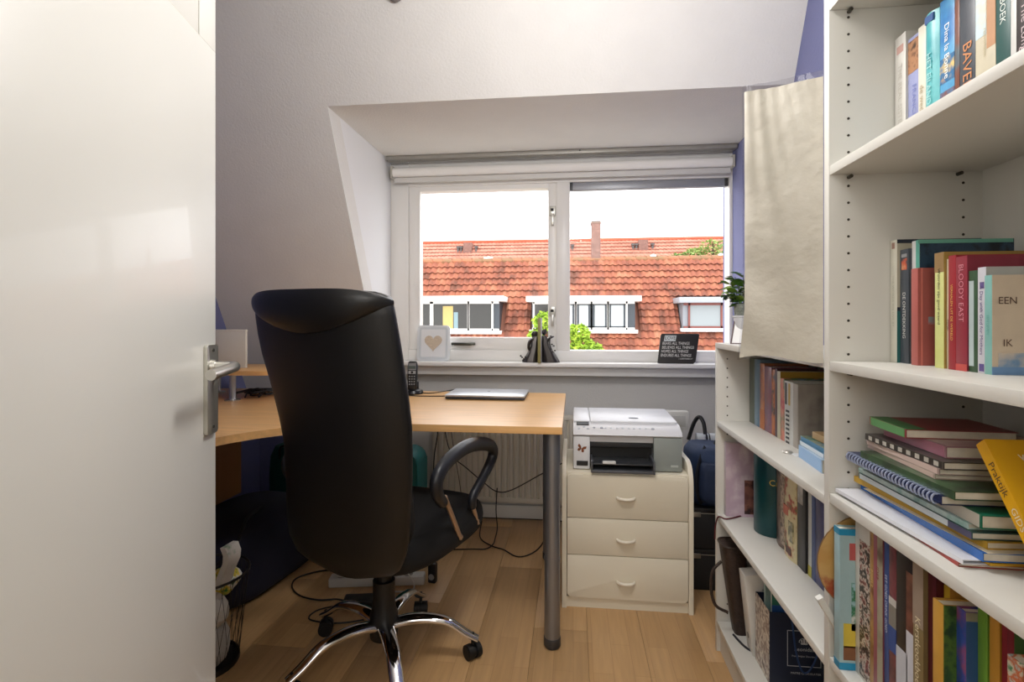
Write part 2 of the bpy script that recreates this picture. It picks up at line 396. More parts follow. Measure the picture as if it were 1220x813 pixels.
# ------------------------------------------------------------------ chest of drawers
cm = thing('chest_of_drawers', 'small cream chest of three drawers with bow handles under the printer', 'chest of drawers', (.206, 2.10, 0))
arc = [(0, 0), (.40, 0), (.40, .575)] + [(.07 - .07 * math.sin(t), .575 - .085 * (1 - math.cos(t))) for t in [PI / 2 * i / 6 for i in range(7)]]
for xx in (-.25, .232): MB().prism(arc, 0, xx, xx + .018, .0015).build('side_panel', CREAM, cm)
bx('top_panel', CREAM, cm, -.232, .232, .012, .39, .51, .53, .001); bx('plinth', CREAM, cm, -.232, .232, .012, .03, 0, .04)
bx('back_panel', CREAM, cm, -.232, .232, .385, .392, .04, .51)
bx('carcass_base', CREAM, cm, -.232, .232, .03, .385, .02, .038)
for i, (z0, z1, cn) in enumerate(((.355, .523, (0, 0, 1, 1)), (.211, .352, (0, 0, 0, 0)), (.042, .208, (1, 1, 0, 0)))):
    dw = MB().prism(rrect(-.23, .23, z0, z1, .018, corners=cn), 1, .002, .018, .001).build('drawer', CREAM, cm)
    hz = (.435, .272, .109)[i]; pts = []; rr_ = []; r2 = []
    for j in range(11):
        t = -1 + j / 5; pts.append((t * .034 - .004, .0 - .014 * (1 - t * t) ** .5 if abs(t) < 1 else .002, hz + .002 - .002 * (1 - t * t))); rr_.append(.0085 - .004 * abs(t)); r2.append(.006)
    MB().tube(pts, rr_, 10, ry=r2, up=(0, 0, 1)).build('handle', mat('efe7d6', .3), dw)
    MB().box(-.2, .2, .02, .36, z0 + .01, z0 + .09).build('drawer_box', CREAM, dw)

# ------------------------------------------------------------------ printer
pr = thing('printer', 'white and grey all-in-one inkjet printer on the cream chest of drawers', 'printer', (.208, 2.14, .53))
PW = mat('dfdfe1', .35); PG = mat('8e9490', .4); PD = mat('1c1d1f', .4)
bdy = MB(); bdy.box(-.208, -.142, 0, .36, .004, .135, .005); bdy.box(-.142, .12, .12, .36, .004, .135); bdy.box(.12, .212, .02, .36, .004, .135, .003); bdy.box(-.142, .12, .02, .12, .11, .135)
bdy.build('body', PW, pr)
bx('cartridge_door', PG, pr, .105, .213, -.002, .02, .004, .135, .003); bx('side_cover', PG, pr, .2125, .2145, .02, .35, .01, .13, .001)
MB().box(.17, .198, -.0035, -.0015, .022, .03, .0005).build('badge', mat('b9beba', .4), pr)
prof = [(0, .137), (-.006, .142), (.006, .158), (.06, .176), (.36, .182), (.365, .137)]
MB().prism(prof, 0, -.209, .214, .003).build('control_panel', PW, pr)
nrm = Vector((0, -.018, .054)).normalized()
def onp(x, t, e=.0006):     # a point on the sloping front of the control panel
    return Vector((x, .006 + .054 * t, .158 + .018 * t)) + nrm * e
lid = MB().prism([(.062, .1765), (.355, .1825), (.36, .19), (.35, .193), (.07, .188), (.062, .184)], 0, -.138, .206, .003).build('scanner_lid', mat('d8d9dd', .35), pr)
MB().prism([(.062, .1765), (.355, .1825), (.36, .19), (.35, .193), (.07, .188), (.062, .184)], 0, -.207, -.141, .003).build('left_cover', mat('d8d9dd', .35), pr)
eM = Matrix.Translation((.04, .12, .1895)) @ Matrix.Diagonal((.02, .012, .0008, 1))
MB().lathe([(0, -1), (1, -1), (1, 1), (0, 1)], seg=20, M=eM).build('emblem', mat('4a4e58', .3, .5), lid)
text('hp', .010, mat('c8ccd4', .4), lid, frameM((.04, .12, .1906), (1, 0, 0), (0, 1, .02)))
MB().prism([(.042, .1745), (.061, .181), (.061, .177), (.042, .170)], 0, -.195, -.145).build('screen', PD, pr)
for i, x_ in enumerate((-.125, -.095, -.08, -.058, -.034, -.012, .012, .032, .055, .078, .105)):
    r0 = .0055 if i not in (1, 10) else .0075
    P0_ = onp(x_, .35)
    MB().cyl(P0_ - nrm * .002, P0_ + nrm * .0012, r0, r0 * .85, 12).build('button', mat('8b8e96', .35) if i in (0, 1, 10) else mat('c3c6cb', .35), pr)
for x_, t_ in ((-.185, .2), (-.165, .45), (-.15, .2)):
    P0_ = onp(x_, t_); MB().cyl(P0_ - nrm * .002, P0_ + nrm * .0012, .006, .005, 12).build('button', mat('aeb1b8', .35), pr)
MB().box(-.1415, .1045, .06, .12, .004, .11).build('paper_bay', PD, pr)
bx('output_slot', mat('2c2e31', .3), pr, -.1415, .1045, .02, .06, .09, .112, .003)
ty = MB(); ty.box(-.139, .102, -.05, .06, .004, .014, .002); ty.box(-.139, -.132, -.05, .06, .014, .05, .002); ty.box(.096, .103, -.055, .06, .004, .055, .002)
ty.build('paper_tray', mat('54565b', .35), pr)
ot = MB(); ot.box(-.132, .096, -.045, .06, .034, .04, .002); ot.build('output_tray', mat('34363a', .3), pr)
MB().box(-.095, -.045, -.052, -.035, .04, .05, .002).build('tray_catch', mat('d9d9d6', .4), pr)
MB().box(-.195, -.15, -.0015, .0, .018, .037, .002).build('card_slot', PD, pr)
bf = MB()
for sx in (-1, 1):
    bf.prism([(0, 0), (sx * .006, .011), (sx * .016, .016), (sx * .017, .006), (sx * .006, -.001)], 1, -.0010, -.0002)
    bf.prism([(0, 0), (sx * .012, -.001), (sx * .013, -.011), (sx * .005, -.012)], 1, -.0010, -.0002)
bt = bf.build('butterfly_sticker', printed(['5a2f1c', '8a4a26', '3a2018'], 90), pr); bt.location = (-.176, 0, .085); bt.rotation_euler = (0, .35, 0)

# ------------------------------------------------------------------ desk
dk = thing('desk', 'L-shaped beech office desk with grey steel leg under the window', 'desk', (-.6, 2.2, 0))
top = [(-.037, 2.66), (-.037, 1.80), (-.62, 1.80)]
for t in [i / 8 for i in range(1, 9)]:
    a, b, c_ = Vector((-.62, 1.80)), Vector((-.98, 1.80)), Vector((-1.10, 1.48)); p = a * (1 - t) ** 2 + b * 2 * t * (1 - t) + c_ * t * t; top.append((p.x, p.y))
top += [(-1.10, 1.0), (-1.86, 1.0), (-1.86, 2.66)]
top = [(x_ + .6, y_ - 2.2) for x_, y_ in top]
MB().prism(top, 2, .740, .765, .0015).build('desk_top', BEECH, dk)
LEG = mat('8f9196', .35, .8)
for lx, ly in ((-.072, 1.845), (-.115, 2.52), (-1.80, 1.06), (-1.80, 2.45)):
    g = MB().cyl((lx + .6, ly - 2.2, .02), (lx + .6, ly - 2.2, .74), .027, seg=24).cyl((lx + .6, ly - 2.2, .30), (lx + .6, ly - 2.2, .31), .0285, seg=24).build('leg', LEG, dk)
    MB().lathe([(0, 0), (.024, 0), (.029, .008), (.029, .035), (0, .035)], lx + .6, ly - 2.2).build('leg_foot', mat('3a3b3e', .5), g)
bx('modesty_panel', mat('9a6a3c', .5), dk, -1.09, -.985, -.6, .2, .30, .735)
MB().box(-.98, .52, .30, .33, .70, .738).build('frame_rail', LEG, dk)
rs = thing('desk_shelf', 'raised beech shelf on a steel post at the left corner of the desk', 'shelf', (-1.531, 2.255, .765))
MB().prism(rrect(-.30, .235, -.06, .32, .08), 2, .118, .138, .0015).build('shelf_board', BEECH, rs)
for a, b in ((0, 0), (.15, .25), (-.25, .25)):
    MB().lathe([(0, 0), (.034, 0), (.034, .004), (.016, .006), (.0145, .012), (.0145, .114), (.026, .118), (0, .118)], a, b, 20).build('post', STEEL, rs)
wb = thing('archive_box', 'plain white box standing on the raised desk shelf', 'box', (-1.60, 2.36, .903))
bx('box_body', mat('ddd8cc', .6), wb, -.09, .07, -.01, .004, 0, .172, .001); bx('box_lid', mat('e2ddd2', .6), wb, -.091, .071, -.011, .005, .172, .18, .001)

# laptop
lp = thing('laptop', 'closed silver laptop on the desk under the window', 'laptop', (-.40, 2.50, .765))
bx('base', mat('3d3f44', .4, .3), lp, -.182, .182, -.112, .118, .002, .013, .003); bx('lid', mat('c9cdd3', .3, .5), lp, -.184, .184, -.114, .12, .013, .022, .003)
MB().cyl((0, .02, .0215), (0, .02, .0224), .008, seg=14).build('emblem', mat('9aa0a8', .2, .8), lp)
# telephone
ph = thing('cordless_phone', 'black and silver cordless telephone standing in its charger on the desk', 'telephone', (-.785, 2.55, .765), math.radians(6))
MB().lathe([(0, 0), (.05, 0), (.052, .006), (.047, .018), (.03, .024), (0, .026)], 0, .01, 24).box(-.027, .027, .01, .035, .01, .062, .006).build('charging_base', mat('141416', .3), ph)
hs = MB(); secs = []
for z, hw_, t_ in ((.016, .018, .010), (.03, .0225, .012), (.06, .0235, .013), (.10, .0245, .013), (.135, .025, .012), (.155, .022, .011), (.16, .016, .008)):
    secs.append([(hw_ * math.copysign(abs(math.cos(a)) ** .5, math.cos(a)), -.006 + .12 * (z - .02) + t_ * math.copysign(abs(math.sin(a)) ** .7, math.sin(a)), z) for a in [2 * PI * i / 24 for i in range(24)]])
hd = hs.loft(secs).build('handset', mat('1a1b1d', .3), ph)
def fz(z): return -.0195 + .12 * (z - .02)
def slab(x0, x1, z0, z1, m_, nm, e=.0016): MB().prism([(fz(z0), z0), (fz(z1), z1), (fz(z1) - e, z1), (fz(z0) - e, z0)], 0, x0, x1).build(nm, m_, hd)
slab(-.019, .019, .118, .152, mat('8d8f90', .35, .5), 'earpiece'); slab(-.017, .017, .124, .138, mat('55605a', .2), 'screen', .0024)
slab(-.018, .018, .100, .114, mat('b9babb', .3, .6), 'soft_keys'); MB().cyl((0, fz(.107) - .0025, .107), (0, fz(.107) + .001, .107), .006, seg=12).build('navigation_key', BLACK, hd)
for r0 in range(4):
    for c0 in range(3): slab(-.0145 + c0 * .0115, -.0085 + c0 * .0115, .085 - r0 * .0125, .0895 - r0 * .0125, mat('9c9ea0', .4), 'key')

def cable(name, label, pts, r=.0025, m=CABLE, k=6, cat='cable', grp=None):
    o = MB().tube(pts, r, 6, smooth=k).build(name, m); tag(o, label, cat, grp); return o
cable('cable', 'thin black cord looping from the telephone charger to behind the laptop', [(-.80, 2.60, .768), (-.75, 2.575, .768), (-.687, 2.557, .770), (-.62, 2.63, .774), (-.59, 2.65, .776), (-.575, 2.64, .772)])
cable('cable', 'thin black cord lying along the desk to the left edge of the laptop', [(-.80, 2.49, .768), (-.76, 2.47, .768), (-.70, 2.463, .768), (-.605, 2.477, .768), (-.584, 2.48, .774)])
tg = MB(); random.seed(3); p = [(-1.5, 2.30, .772)]
for i in range(26): p.append((-1.52 + random.uniform(-.09, .10), 2.42 + random.uniform(-.13, .13), .770 + random.uniform(0, .022)))
tag(tg.tube(p, .0035, 6, smooth=6).build('cable', CABLE), 'tangled heap of black cable on the desk beside the steel shelf post', 'cable')
tag(MB().prism([(-.03, -.01), (.03, -.02), (.035, .02), (-.02, .03)], 2, 0, .002).build('paper', mat('cdc3b0', .7), None, (-1.60, 2.10, .766)), 'small scrap of paper on the desk by the door handle', 'paper')

# ------------------------------------------------------------------ office chair
FR = math.radians(14); CX, CY = -.62, 1.70
oc = thing('office_chair', 'black leather high-back office chair with chrome five-star base', 'chair', (CX, CY, 0), -FR)
LEA = mat('0a0a0b', .46, noise=.05, scale=8, bump=.12, bscale=350); LEAF = mat('070708', .9, bump=.2, bscale=500)
rows = [(0.4, -0.02, 0.128), (0.407, -0.08, 0.173), (0.422, -0.135, 0.193), (0.445, -0.158, 0.206), (0.487, -0.178, 0.224), (0.54, -0.178, 0.237), (0.594, -0.171, 0.246), (0.7, -0.158, 0.262), (0.78, -0.151, 0.271), (0.845, -0.156, 0.276), (0.92, -0.166, 0.275), (0.965, -0.174, 0.272), (1.03, -0.187, 0.269), (1.085, -0.192, 0.265), (1.13, -0.192, 0.261), (1.165, -0.189, 0.257), (1.185, -0.174, 0.242), (1.197, -0.146, 0.208)]
def ych(z): return -.25 - math.tan(math.radians(10)) * (z - .45)
def rowat(z):
    for (a, l0, r0), (b, l1, r1) in zip(rows, rows[1:]):
        if a <= z <= b: t = (z - a) / (b - a); return l0 + (l1 - l0) * t, r0 + (r1 - r0) * t
    return rows[0][1:] if z < rows[0][0] else rows[-1][1:]
secs = []
for z, l, r in rows:
    cx_, hw_ = (l + r) / 2, (r - l) / 2; ring = []
    th = .035 if z < 1.18 else .02
    if z < .43: th = .022
    for i in range(40):
        a = 2 * PI * i / 40; ca, sa = math.cos(a), math.sin(a)
        x_ = cx_ + hw_ * math.copysign(abs(ca) ** .55, ca)
        u_ = (x_ - cx_) / hw_
        ring.append((x_, ych(z) + th * math.copysign(abs(sa) ** .8, sa) + .035 * u_ ** 2 - .0, z + .003 * (1 - abs(u_))))
    secs.append(ring)
bk = MB().loft(secs).build('backrest', LEA, oc, ang=60)
# headrest pad: its lower seam is an arc across the back
hv = []; NS, NT = 28, 8
for side in (0, 1):
    for i in range(NS + 1):
        s1 = -1 + 2 * i / NS
        for j in range(NT + 1):
            t = j / NT; zt = 1.203 - .03 * abs(s1) ** 5; zb = 1.09 + .075 * abs(s1) ** 1.7 
            z = zb + (zt - zb) * t; l, r = rowat(min(z, 1.165)); cx_, hw_ = (l + r) / 2, (r - l) / 2 + .004
            yb_ = ych(z) + .035 * s1 ** 2 - .035 * max(0, 1 - abs(s1) ** 4) ** .5
            bul = .022 * (math.sin(PI * min(1, max(.0, t * .9 + .06))) ** .5) * (1 - s1 ** 6)
            y_ = yb_ - bul - .001 if side == 0 else ych(z) + .035 * s1 ** 2 + .035 * max(0, 1 - abs(s1) ** 4) ** .5 + bul
            hv.append((cx_ + hw_ * s1, y_, z))
n1 = (NS + 1) * (NT + 1); fs = []
def q(i, j, sd): return sd * n1 + i * (NT + 1) + j
for sd in (0, 1):
    for i in range(NS):
        for j in range(NT): fs.append((q(i, j, sd), q(i + 1, j, sd), q(i + 1, j + 1, sd), q(i, j + 1, sd)))
for i in range(NS): fs += [(q(i, NT, 0), q(i + 1, NT, 0), q(i + 1, NT, 1), q(i, NT, 1)), (q(i, 0, 0), q(i + 1, 0, 0), q(i + 1, 0, 1), q(i, 0, 1))]
for j in range(NT): fs += [(q(0, j, 0), q(0, j + 1, 0), q(0, j + 1, 1), q(0, j, 1)), (q(NS, j, 0), q(NS, j + 1, 0), q(NS, j + 1, 1), q(NS, j, 1))]
hm_ = MB(); hm_.poly(hv, fs); hm_.build('headrest', mat('161617', .34, bump=.1, bscale=350), oc, ang=50)
bpad = MB().prism(rrect(-.16, .235, .46, 1.08, .1), 1, 0, .03, .01).build('back_cushion', LEAF, oc, (0, 0, 0)); bpad.rotation_euler = (math.radians(10), 0, 0); bpad.location = (0, -.125, 0)
# seat cushion
secs = []
for k_ in range(9):
    a = -PI / 2 + PI * k_ / 8; z = .43 + .052 * math.sin(a); inset = .03 * (1 - math.cos(a))
    ring = []
    for i in range(44):
        b_ = 2 * PI * i / 44; cb, sb = math.cos(b_), math.sin(b_)
        fy = math.copysign(abs(sb) ** .6, sb); wx = .25 + .02 * fy
        yy = .07 + fy * (.285 - inset)
        ring.append(((wx - inset) * math.copysign(abs(cb) ** .55, cb), yy, z - (.012 * max(0, fy - .5) if 1 else 0)))
    secs.append(ring)
MB().loft(secs).build('seat', LEAF, oc, ang=60)
MB().box(-.07, .07, -.10, .14, .34, .385, .01).build('seat_mechanism', BLACK, oc)
MB().tube([(.0, -.05, .365), (.02, -.16, .40), (.04, -.215, .47), (.05, -.24, .56)], .02, 8, ry=.006, smooth=4).build('back_bracket', BLACK, oc)
for sx in (1, -1):
    loop = [(sx * .256, -.07, .575), (sx * .266, -.125, .62), (sx * .272, -.135, .67), (sx * .272, -.07, .703), (sx * .272, .05, .717), (sx * .272, .17, .703), (sx * .272, .268, .672), (sx * .268, .285, .63), (sx * .262, .225, .58), (sx * .256, .145, .53), (sx * .252, .148, .492)]
    arm = MB().tube(loop, [.017, .021, .023, .024, .024, .024, .022, .019, .017, .018, .016], 12, ry=[.015, .018, .019, .018, .018, .018, .018, .018, .016, .015, .014], smooth=5, up=(sx, 0, 0.001)).build('armrest', mat('1b1d22', .4), oc, ang=60)
    BRZ = mat('b99f86', .35, .7)
    MB().tube([(sx * .256, -.06, .59), (sx * .247, .055, .432), (sx * .238, .062, .418), (sx * .06, .05, .375)], .008, 8, smooth=3).build('armrest_post', BRZ, arm)
    MB().tube([(sx * .252, .148, .50), (sx * .247, .19, .432), (sx * .238, .192, .418), (sx * .06, .13, .375)], .008, 8, smooth=3).build('armrest_post', BRZ, arm)
MB().cyl((0, 0, .23), (0, 0, .335), .025, seg=20).build('gas_lift', mat('1a1a1a', .35), oc)
MB().lathe([(0, .085), (.044, .085), (.046, .10), (.046, .16), (.040, .175), (.036, .20), (.036, .27), (0, .27)], 0, 0, 24).build('column_cover', mat('151414', .45), oc)
for k_ in range(5):
    a = math.radians(10 + 72 * k_) + FR; dx, dy = math.cos(a), math.sin(a)
    pts = [(dx * r_, dy * r_, z_) for r_, z_ in ((.036, .128), (.09, .138), (.15, .138), (.21, .125), (.265, .088), (.308, .064))]
    lg = MB().tube(pts, [.027, .026, .024, .022, .021, .018], 14, ry=[.017, .016, .014, .012, .011, .009], smooth=4, up=(0, 0, 1)).build('base_leg', CHROME, oc, ang=60)
    cx_, cy_ = dx * .292, dy * .292; ca_ = a + (.6, 1.9, -.8, 1.1, .3)[k_]; ax = Vector((math.cos(ca_), math.sin(ca_), 0)); cc = Vector((cx_, cy_, .0245))
    cs_ = MB(); cs_.cyl(cc - ax * .024, cc - ax * .006, .0245, seg=20).cyl(cc + ax * .006, cc + ax * .024, .0245, seg=20).cyl(cc - ax * .007, cc + ax * .007, .02, seg=14).cyl((cx_, cy_, .045), (cx_, cy_, .085), .006, seg=8)
    cs_.cyl(cc - ax * .0255, cc + ax * .0255, .016, seg=14); cs_.build('caster', RUBBER, lg)

# ------------------------------------------------------------------ under and around the desk
def softbox(name, m, parent, hx, hy, h, e=.45, flare=0, seg=32, wob=.01, seed=1, z0=0):
    random.seed(seed); secs = []; N = 9
    for k_ in range(N + 1):
        t = k_ / N; s1 = 1 - .10 * abs(2 * t - 1) ** 4 - flare * (t - .5); ring = []
        if k_ in (0, N): s1 *= .9
        for i in range(seg):
            a = 2 * PI * i / seg; ca, sa = math.cos(a), math.sin(a); wv = 1 + wob * math.sin(3 * a + 5 * t + seed) + wob * random.uniform(-1, 1)
            ring.append((hx * s1 * wv * math.copysign(abs(ca) ** e, ca), hy * s1 * wv * math.copysign(abs(sa) ** e, sa), z0 + h * t))
        secs.append(ring)
    return MB().loft(secs).build(name, m, parent, ang=60)
TEAL = mat('0d6d6e', .5, bump=.1)
sb_ = thing('suitcase', 'teal rounded suitcase under the desk just right of the chair back', 'suitcase', (-.885, 2.62, 0))
MB().prism(rrect(-.12, .13, .03, .48, .06), 1, -.09, .09, .012).build('shell', TEAL, sb_)
MB().cyl((-.1, 0, .0), (-.1, 0, .03), .02, seg=12).cyl((.1, 0, .0), (.1, 0, .03), .02, seg=12).build('wheel', RUBBER, sb_)
MB().tube([(-.04, 0, .478), (-.04, 0, .50), (.04, 0, .50), (.04, 0, .478)], .006).build('handle', BLACK, sb_)
sb_ = thing('storage_bag', 'dark teal fabric bag under the left part of the desk behind the navy bag', 'bag', (-1.47, 2.72, 0))
softbox('bag_body', mat('0f5657', .8, bump=.2), sb_, .13, .10, .46, .5)
MB().tube([(-.05, -.09, .40), (-.04, -.10, .47), (.04, -.10, .47), (.05, -.09, .40)], .006, smooth=3).build('handle', BLACK, sb_)
nb = thing('duffel_bag', 'large dark navy bag lying under the desk beside the waste bin', 'bag', (-1.44, 2.20, 0), math.radians(-8))
softbox('bag_body', mat('171b30', .8, noise=.15, scale=5, bump=.3), nb, .23, .34, .285, .5, wob=.015, seed=5)
MB().tube([(.13, -.33, .18), (.19, -.26, .26), (.10, -.1, .295), (.05, .05, .29)], .008, smooth=5).build('strap', mat('11131f', .7), nb)
MB().tube([(-.1, -.31, .26), (.0, -.33, .27), (.12, -.32, .262)], .004, smooth=3).build('zip', mat('3a3c44', .5), nb)
MB().box(.10, .14, -.325, -.312, .258, .268, .003).build('buckle', mat('a9abad', .3, .7), nb)
# waste bin of wire mesh with paper
wbn = thing('waste_bin', 'black wire mesh waste bin full of crumpled paper and wrappers beside the door', 'bin', (-1.265, 1.62, 0))
wm = MB(); NR = 30
def rb_(z): return .105 + .033 * z / .30
for i in range(NR):
    for sg in (-1, 1):
        a0 = 2 * PI * i / NR; pts = [(rb_(z) * math.cos(a0 + sg * z * 1.2), rb_(z) * math.sin(a0 + sg * z * 1.2), z) for z in (.01, .10, .20, .295)]
        wm.tube(pts, .0008, 3)
wm.build('mesh_wall', BLACK, wbn, kind='stuff')
MB().lathe([(0, 0), (.108, 0), (.110, .004), (.109, .018), (.105, .018), (.104, .006), (0, .006)], seg=32).build('bin_base', BLACK, wbn)
rim = MB(); rim.tube([(.139 * math.cos(2 * PI * i / 32), .139 * math.sin(2 * PI * i / 32), .297) for i in range(33)], .004, 8).build('rim', BLACK, wbn)
def crumple(name, label, m, c, r, seed, sq=(1, 1, 1), grp='rubbish in the waste bin', cat='paper'):
    b = bmesh.new(); bmesh.ops.create_icosphere(b, subdivisions=3, radius=1); random.seed(seed)
    ds = [Vector((random.gauss(0, 1), random.gauss(0, 1), random.gauss(0, 1))).normalized() for _ in range(26)]; am_ = [random.uniform(.75, 1.05) for _ in ds]
    for v in b.verts:
        d = v.co.normalized(); k_ = min(a_ / max(.05, d.dot(e_)) if d.dot(e_) > .3 else 9 for e_, a_ in zip(ds, am_)); k_ = min(k_, 1.15)
        v.co = Vector((d.x * sq[0], d.y * sq[1], d.z * sq[2])) * r * k_
    me = bpy.data.meshes.new(name); b.to_mesh(me); b.free(); me.materials.append(m)
    o = bpy.data.objects.new(name, me); C.objects.link(o); o.location = c; tag(o, label, cat, grp); return o
crumple('crumpled_paper', 'grey crumpled sheet of paper at the bottom of the wire bin', mat('b9b6b4', .8), (-1.25, 1.60, .09), .082, 1)
crumple('crumpled_paper', 'whitish crumpled paper pushed against the front of the wire bin', mat('cfccc8', .8), (-1.235, 1.58, .185), .066, 2, (1, 1, .9))
crumple('crumpled_paper', 'crumpled paper wad at the back of the wire bin', mat('aaa7a2', .8), (-1.31, 1.66, .17), .06, 4)
crumple('wrapper', 'green and yellow printed wrapper in the top of the wire bin', printed(['1d7a3a', 'e0c64a', 'dcdad2', '145a2c'], 30), (-1.215, 1.66, .255), .05, 5, (1, 1, .8), cat='wrapper')
crumple('wrapper', 'bright green wrapper at the front of the wire bin top', mat('1f9a44', .4), (-1.26, 1.565, .268), .032, 6, (1.3, 1, .6), cat='wrapper')
cn = MB(); pts = [(-.01, 0, .0), (.0, 0, .04), (.02, 0, .085), (.022, .0, .11), (.012, 0, .135)]
cn.loft([[(x_ - .016, -.03, z), (x_ + .002, -.03, z), (x_ + .006, .03, z), (x_ - .012, .03, z)] for x_, _, z in pts])
o_ = cn.build('carton', printed(['dedcd6', 'dedcd6', '1f8a44'], 18), None, (-1.175, 1.615, .262)); tag(o_, 'bent white and green carton sticking up out of the wire bin', 'carton')

for o in bpy.data.objects:
    if o.parent is None and o.name.split('.')[0] in ('crumpled_paper', 'wrapper', 'carton', 'waste_bin'): o.location.x += .06
ps = thing('power_strip', 'white power strip lying on the floor behind the chair base', 'power strip', (-.83, 2.20, 0), math.radians(10))
MB().box(-.20, .20, -.028, .028, 0, .038, .006).build('strip_body', mat('cfcdc8', .5), ps)
for i in range(5): MB().cyl((-.15 + i * .07, 0, .037), (-.15 + i * .07, 0, .0395), .02, seg=16).build('socket', mat('8f8d88', .6), ps)
for i, (x_, c_) in enumerate(((-.15, 'd0cec8'), (.06, 'c4c2bc'))): tag(MB().box(-.02, .02, -.018, .018, 0, .035, .006).build('plug', mat(c_, .5), None, (-.83 + x_ * .985, 2.20 + x_ * .174, .0395)), ('white plug at the left end of the power strip', 'white plug at the right part of the power strip')[i], 'plug')
cable('cable', 'white cable curling over the power strip', [(-.78, 2.20, .08), (-.74, 2.18, .10), (-.69, 2.17, .07), (-.66, 2.17, .01), (-.70, 2.14, .004), (-.78, 2.15, .004), (-.83, 2.16, .05)], .003, mat('d6d4ce', .5))
ad = thing('power_adapter', 'black power adapter brick on the floor left of the chair column', 'adapter', (-.83, 2.03, 0), math.radians(12))
MB().box(-.07, .05, -.03, .03, 0, .032, .005).build('adapter_body', BLACK, ad); MB().cyl((.048, 0, .016), (.075, 0, .016), .006, .004, 8).build('strain_relief', RUBBER, ad)
ad = thing('power_adapter', 'upright black and white plug adapter on the floor right of the power strip', 'adapter', (-.60, 2.24, 0), math.radians(-10))
MB().box(-.018, .018, -.014, .014, 0, .085, .006).build('adapter_body', mat('15171b', .4), ad); MB().cyl((0, -.0135, .028), (0, -.0155, .028), .013, seg=16).build('socket', mat('9a9a9a', .4), ad)
cable('cable', 'black cable arcing below the desk in front of the radiator', [(-.705, 2.85, .735), (-.70, 2.85, .56), (-.66, 2.85, .40), (-.575, 2.85, .325), (-.482, 2.85, .251), (-.409, 2.85, .204), (-.327, 2.85, .216), (-.169, 2.85, .306), (-.03, 2.83, .39), (.02, 2.8, .45)], .003)
cable('cable', 'black cable hanging from the desk at the left end of the radiator', [(-.72, 2.84, .735), (-.735, 2.85, .52), (-.755, 2.85, .38), (-.762, 2.85, .17), (-.76, 2.84, .04), (-.74, 2.78, .004)], .0035)
cable('cable', 'pale cable hanging in front of the left radiator ribs', [(-.69, 2.86, .735), (-.655, 2.87, .45), (-.62, 2.87, .25), (-.60, 2.87, .10), (-.58, 2.85, .004)], .0022, mat('4d4a46', .6))
cable('cable', 'thin black cable hanging down below the right half of the radiator', [(-.405, 2.83, .23), (-.408, 2.81, .12), (-.40, 2.80, .03), (-.40, 2.734, .005), (-.40, 2.64, .005), (-.43, 2.585, .005), (-.505, 2.575, .005), (-.662, 2.541, .005), (-.744, 2.466, .005), (-.771, 2.358, .005), (-.76, 2.28, .005)], .003)
cable('cable', 'black cable in a wide loop on the floor in front of the radiator', [(-.505, 2.93, .01), (-.479, 2.725, .005), (-.407, 2.629, .005), (-.338, 2.588, .005), (-.269, 2.521, .005), (-.211, 2.546, .005), (-.161, 2.65, .005), (-.13, 2.85, .01)], .003)
cable('cable', 'black cable running along the baseboard below the radiator', [(-.56, 2.98, .012), (-.40, 2.975, .014), (-.196, 2.985, .012), (-.05, 2.98, .01)], .003)
cable('cable', 'black cable in a big loop on the floor left of the chair base', [(-1.0, 2.27, .005), (-1.09, 2.285, .005), (-1.157, 2.248, .005), (-1.195, 2.19, .005), (-1.171, 2.119, .005), (-1.102, 2.058, .005), (-1.012, 2.035, .005), (-.948, 2.049, .005), (-.905, 2.03, .012)], .0035)
cable('cable', 'black cord from the adapter brick to behind the left chair caster', [(-.90, 2.01, .008), (-.93, 2.0, .005), (-.985, 1.96, .004), (-.98, 1.90, .004), (-.86, 1.89, .004), (-.74, 1.95, .004), (-.70, 2.05, .004)], .003)

# things between the chest and the low bookcase
for i, (z0, lb_) in enumerate(((0, 'lower of the two stacked black boxes between chest and bookcase'), (.172, 'upper of the two stacked black boxes between chest and bookcase'))):
    b_ = thing('storage_box', lb_, 'box', (.572, 2.43, z0), 0, None)
    bx('box_body', mat('1b1a1b', .6), b_, -.092, .092, -.13, .13, .001, .15, .003); bx('box_lid', mat('201f20', .55), b_, -.095, .095, -.133, .133, .15, .171, .003)
    bx('metal_clip', mat('a39c90', .35, .8), b_, -.075, -.045, -.138, -.13, .135, .155, .002); MB().tube([(-.09, -.134, .15), (.09, -.134, .15)], .002).build('metal_edge', mat('a39c90', .35, .8), b_)
bp = thing('backpack', 'navy blue backpack slumped on the black boxes beside the bookcase', 'backpack', (.590, 2.42, .345))
softbox('bag_body', mat('1d3050', .75, noise=.2, scale=5, bump=.3), bp, .10, .13, .235, .6, seed=3, wob=.02)
softbox('front_pocket', mat('182743', .75, bump=.3), bp, .075, .05, .16, .6, seed=4).location = (.0, -.125, .03)
MB().tube([(-.06, -.12, .02), (-.085, -.15, .10), (-.075, -.14, .18), (-.03, -.06, .235)], .014, 8, ry=.004, smooth=5).build('shoulder_strap', mat('101319', .7), bp)
MB().tube([(.03, .02, .225), (.035, .02, .25), (.06, .02, .25), (.065, .02, .225)], .006, smooth=4).build('top_handle', mat('101319', .7), bp)
rbx = thing('router_box', 'grey-white electronic box behind the printer on the right', 'device', (.50, 2.66, .60))
bx('housing', mat('c8c6bf', .5), rbx, -.06, .055, 0, .05, 0, .085, .006); bx('front_plate', mat('b1afa9', .5), rbx, -.045, .04, -.002, .002, .012, .065, .002)
bx('stand', mat('c8c6bf', .5), rbx, -.03, .03, .01, .04, -.6, 0)
cable('cable', 'thick black cable bent over behind the backpack top', [(.545, 2.62, .56), (.565, 2.60, .64), (.585, 2.58, .675), (.60, 2.56, .65), (.605, 2.55, .60)], .009)
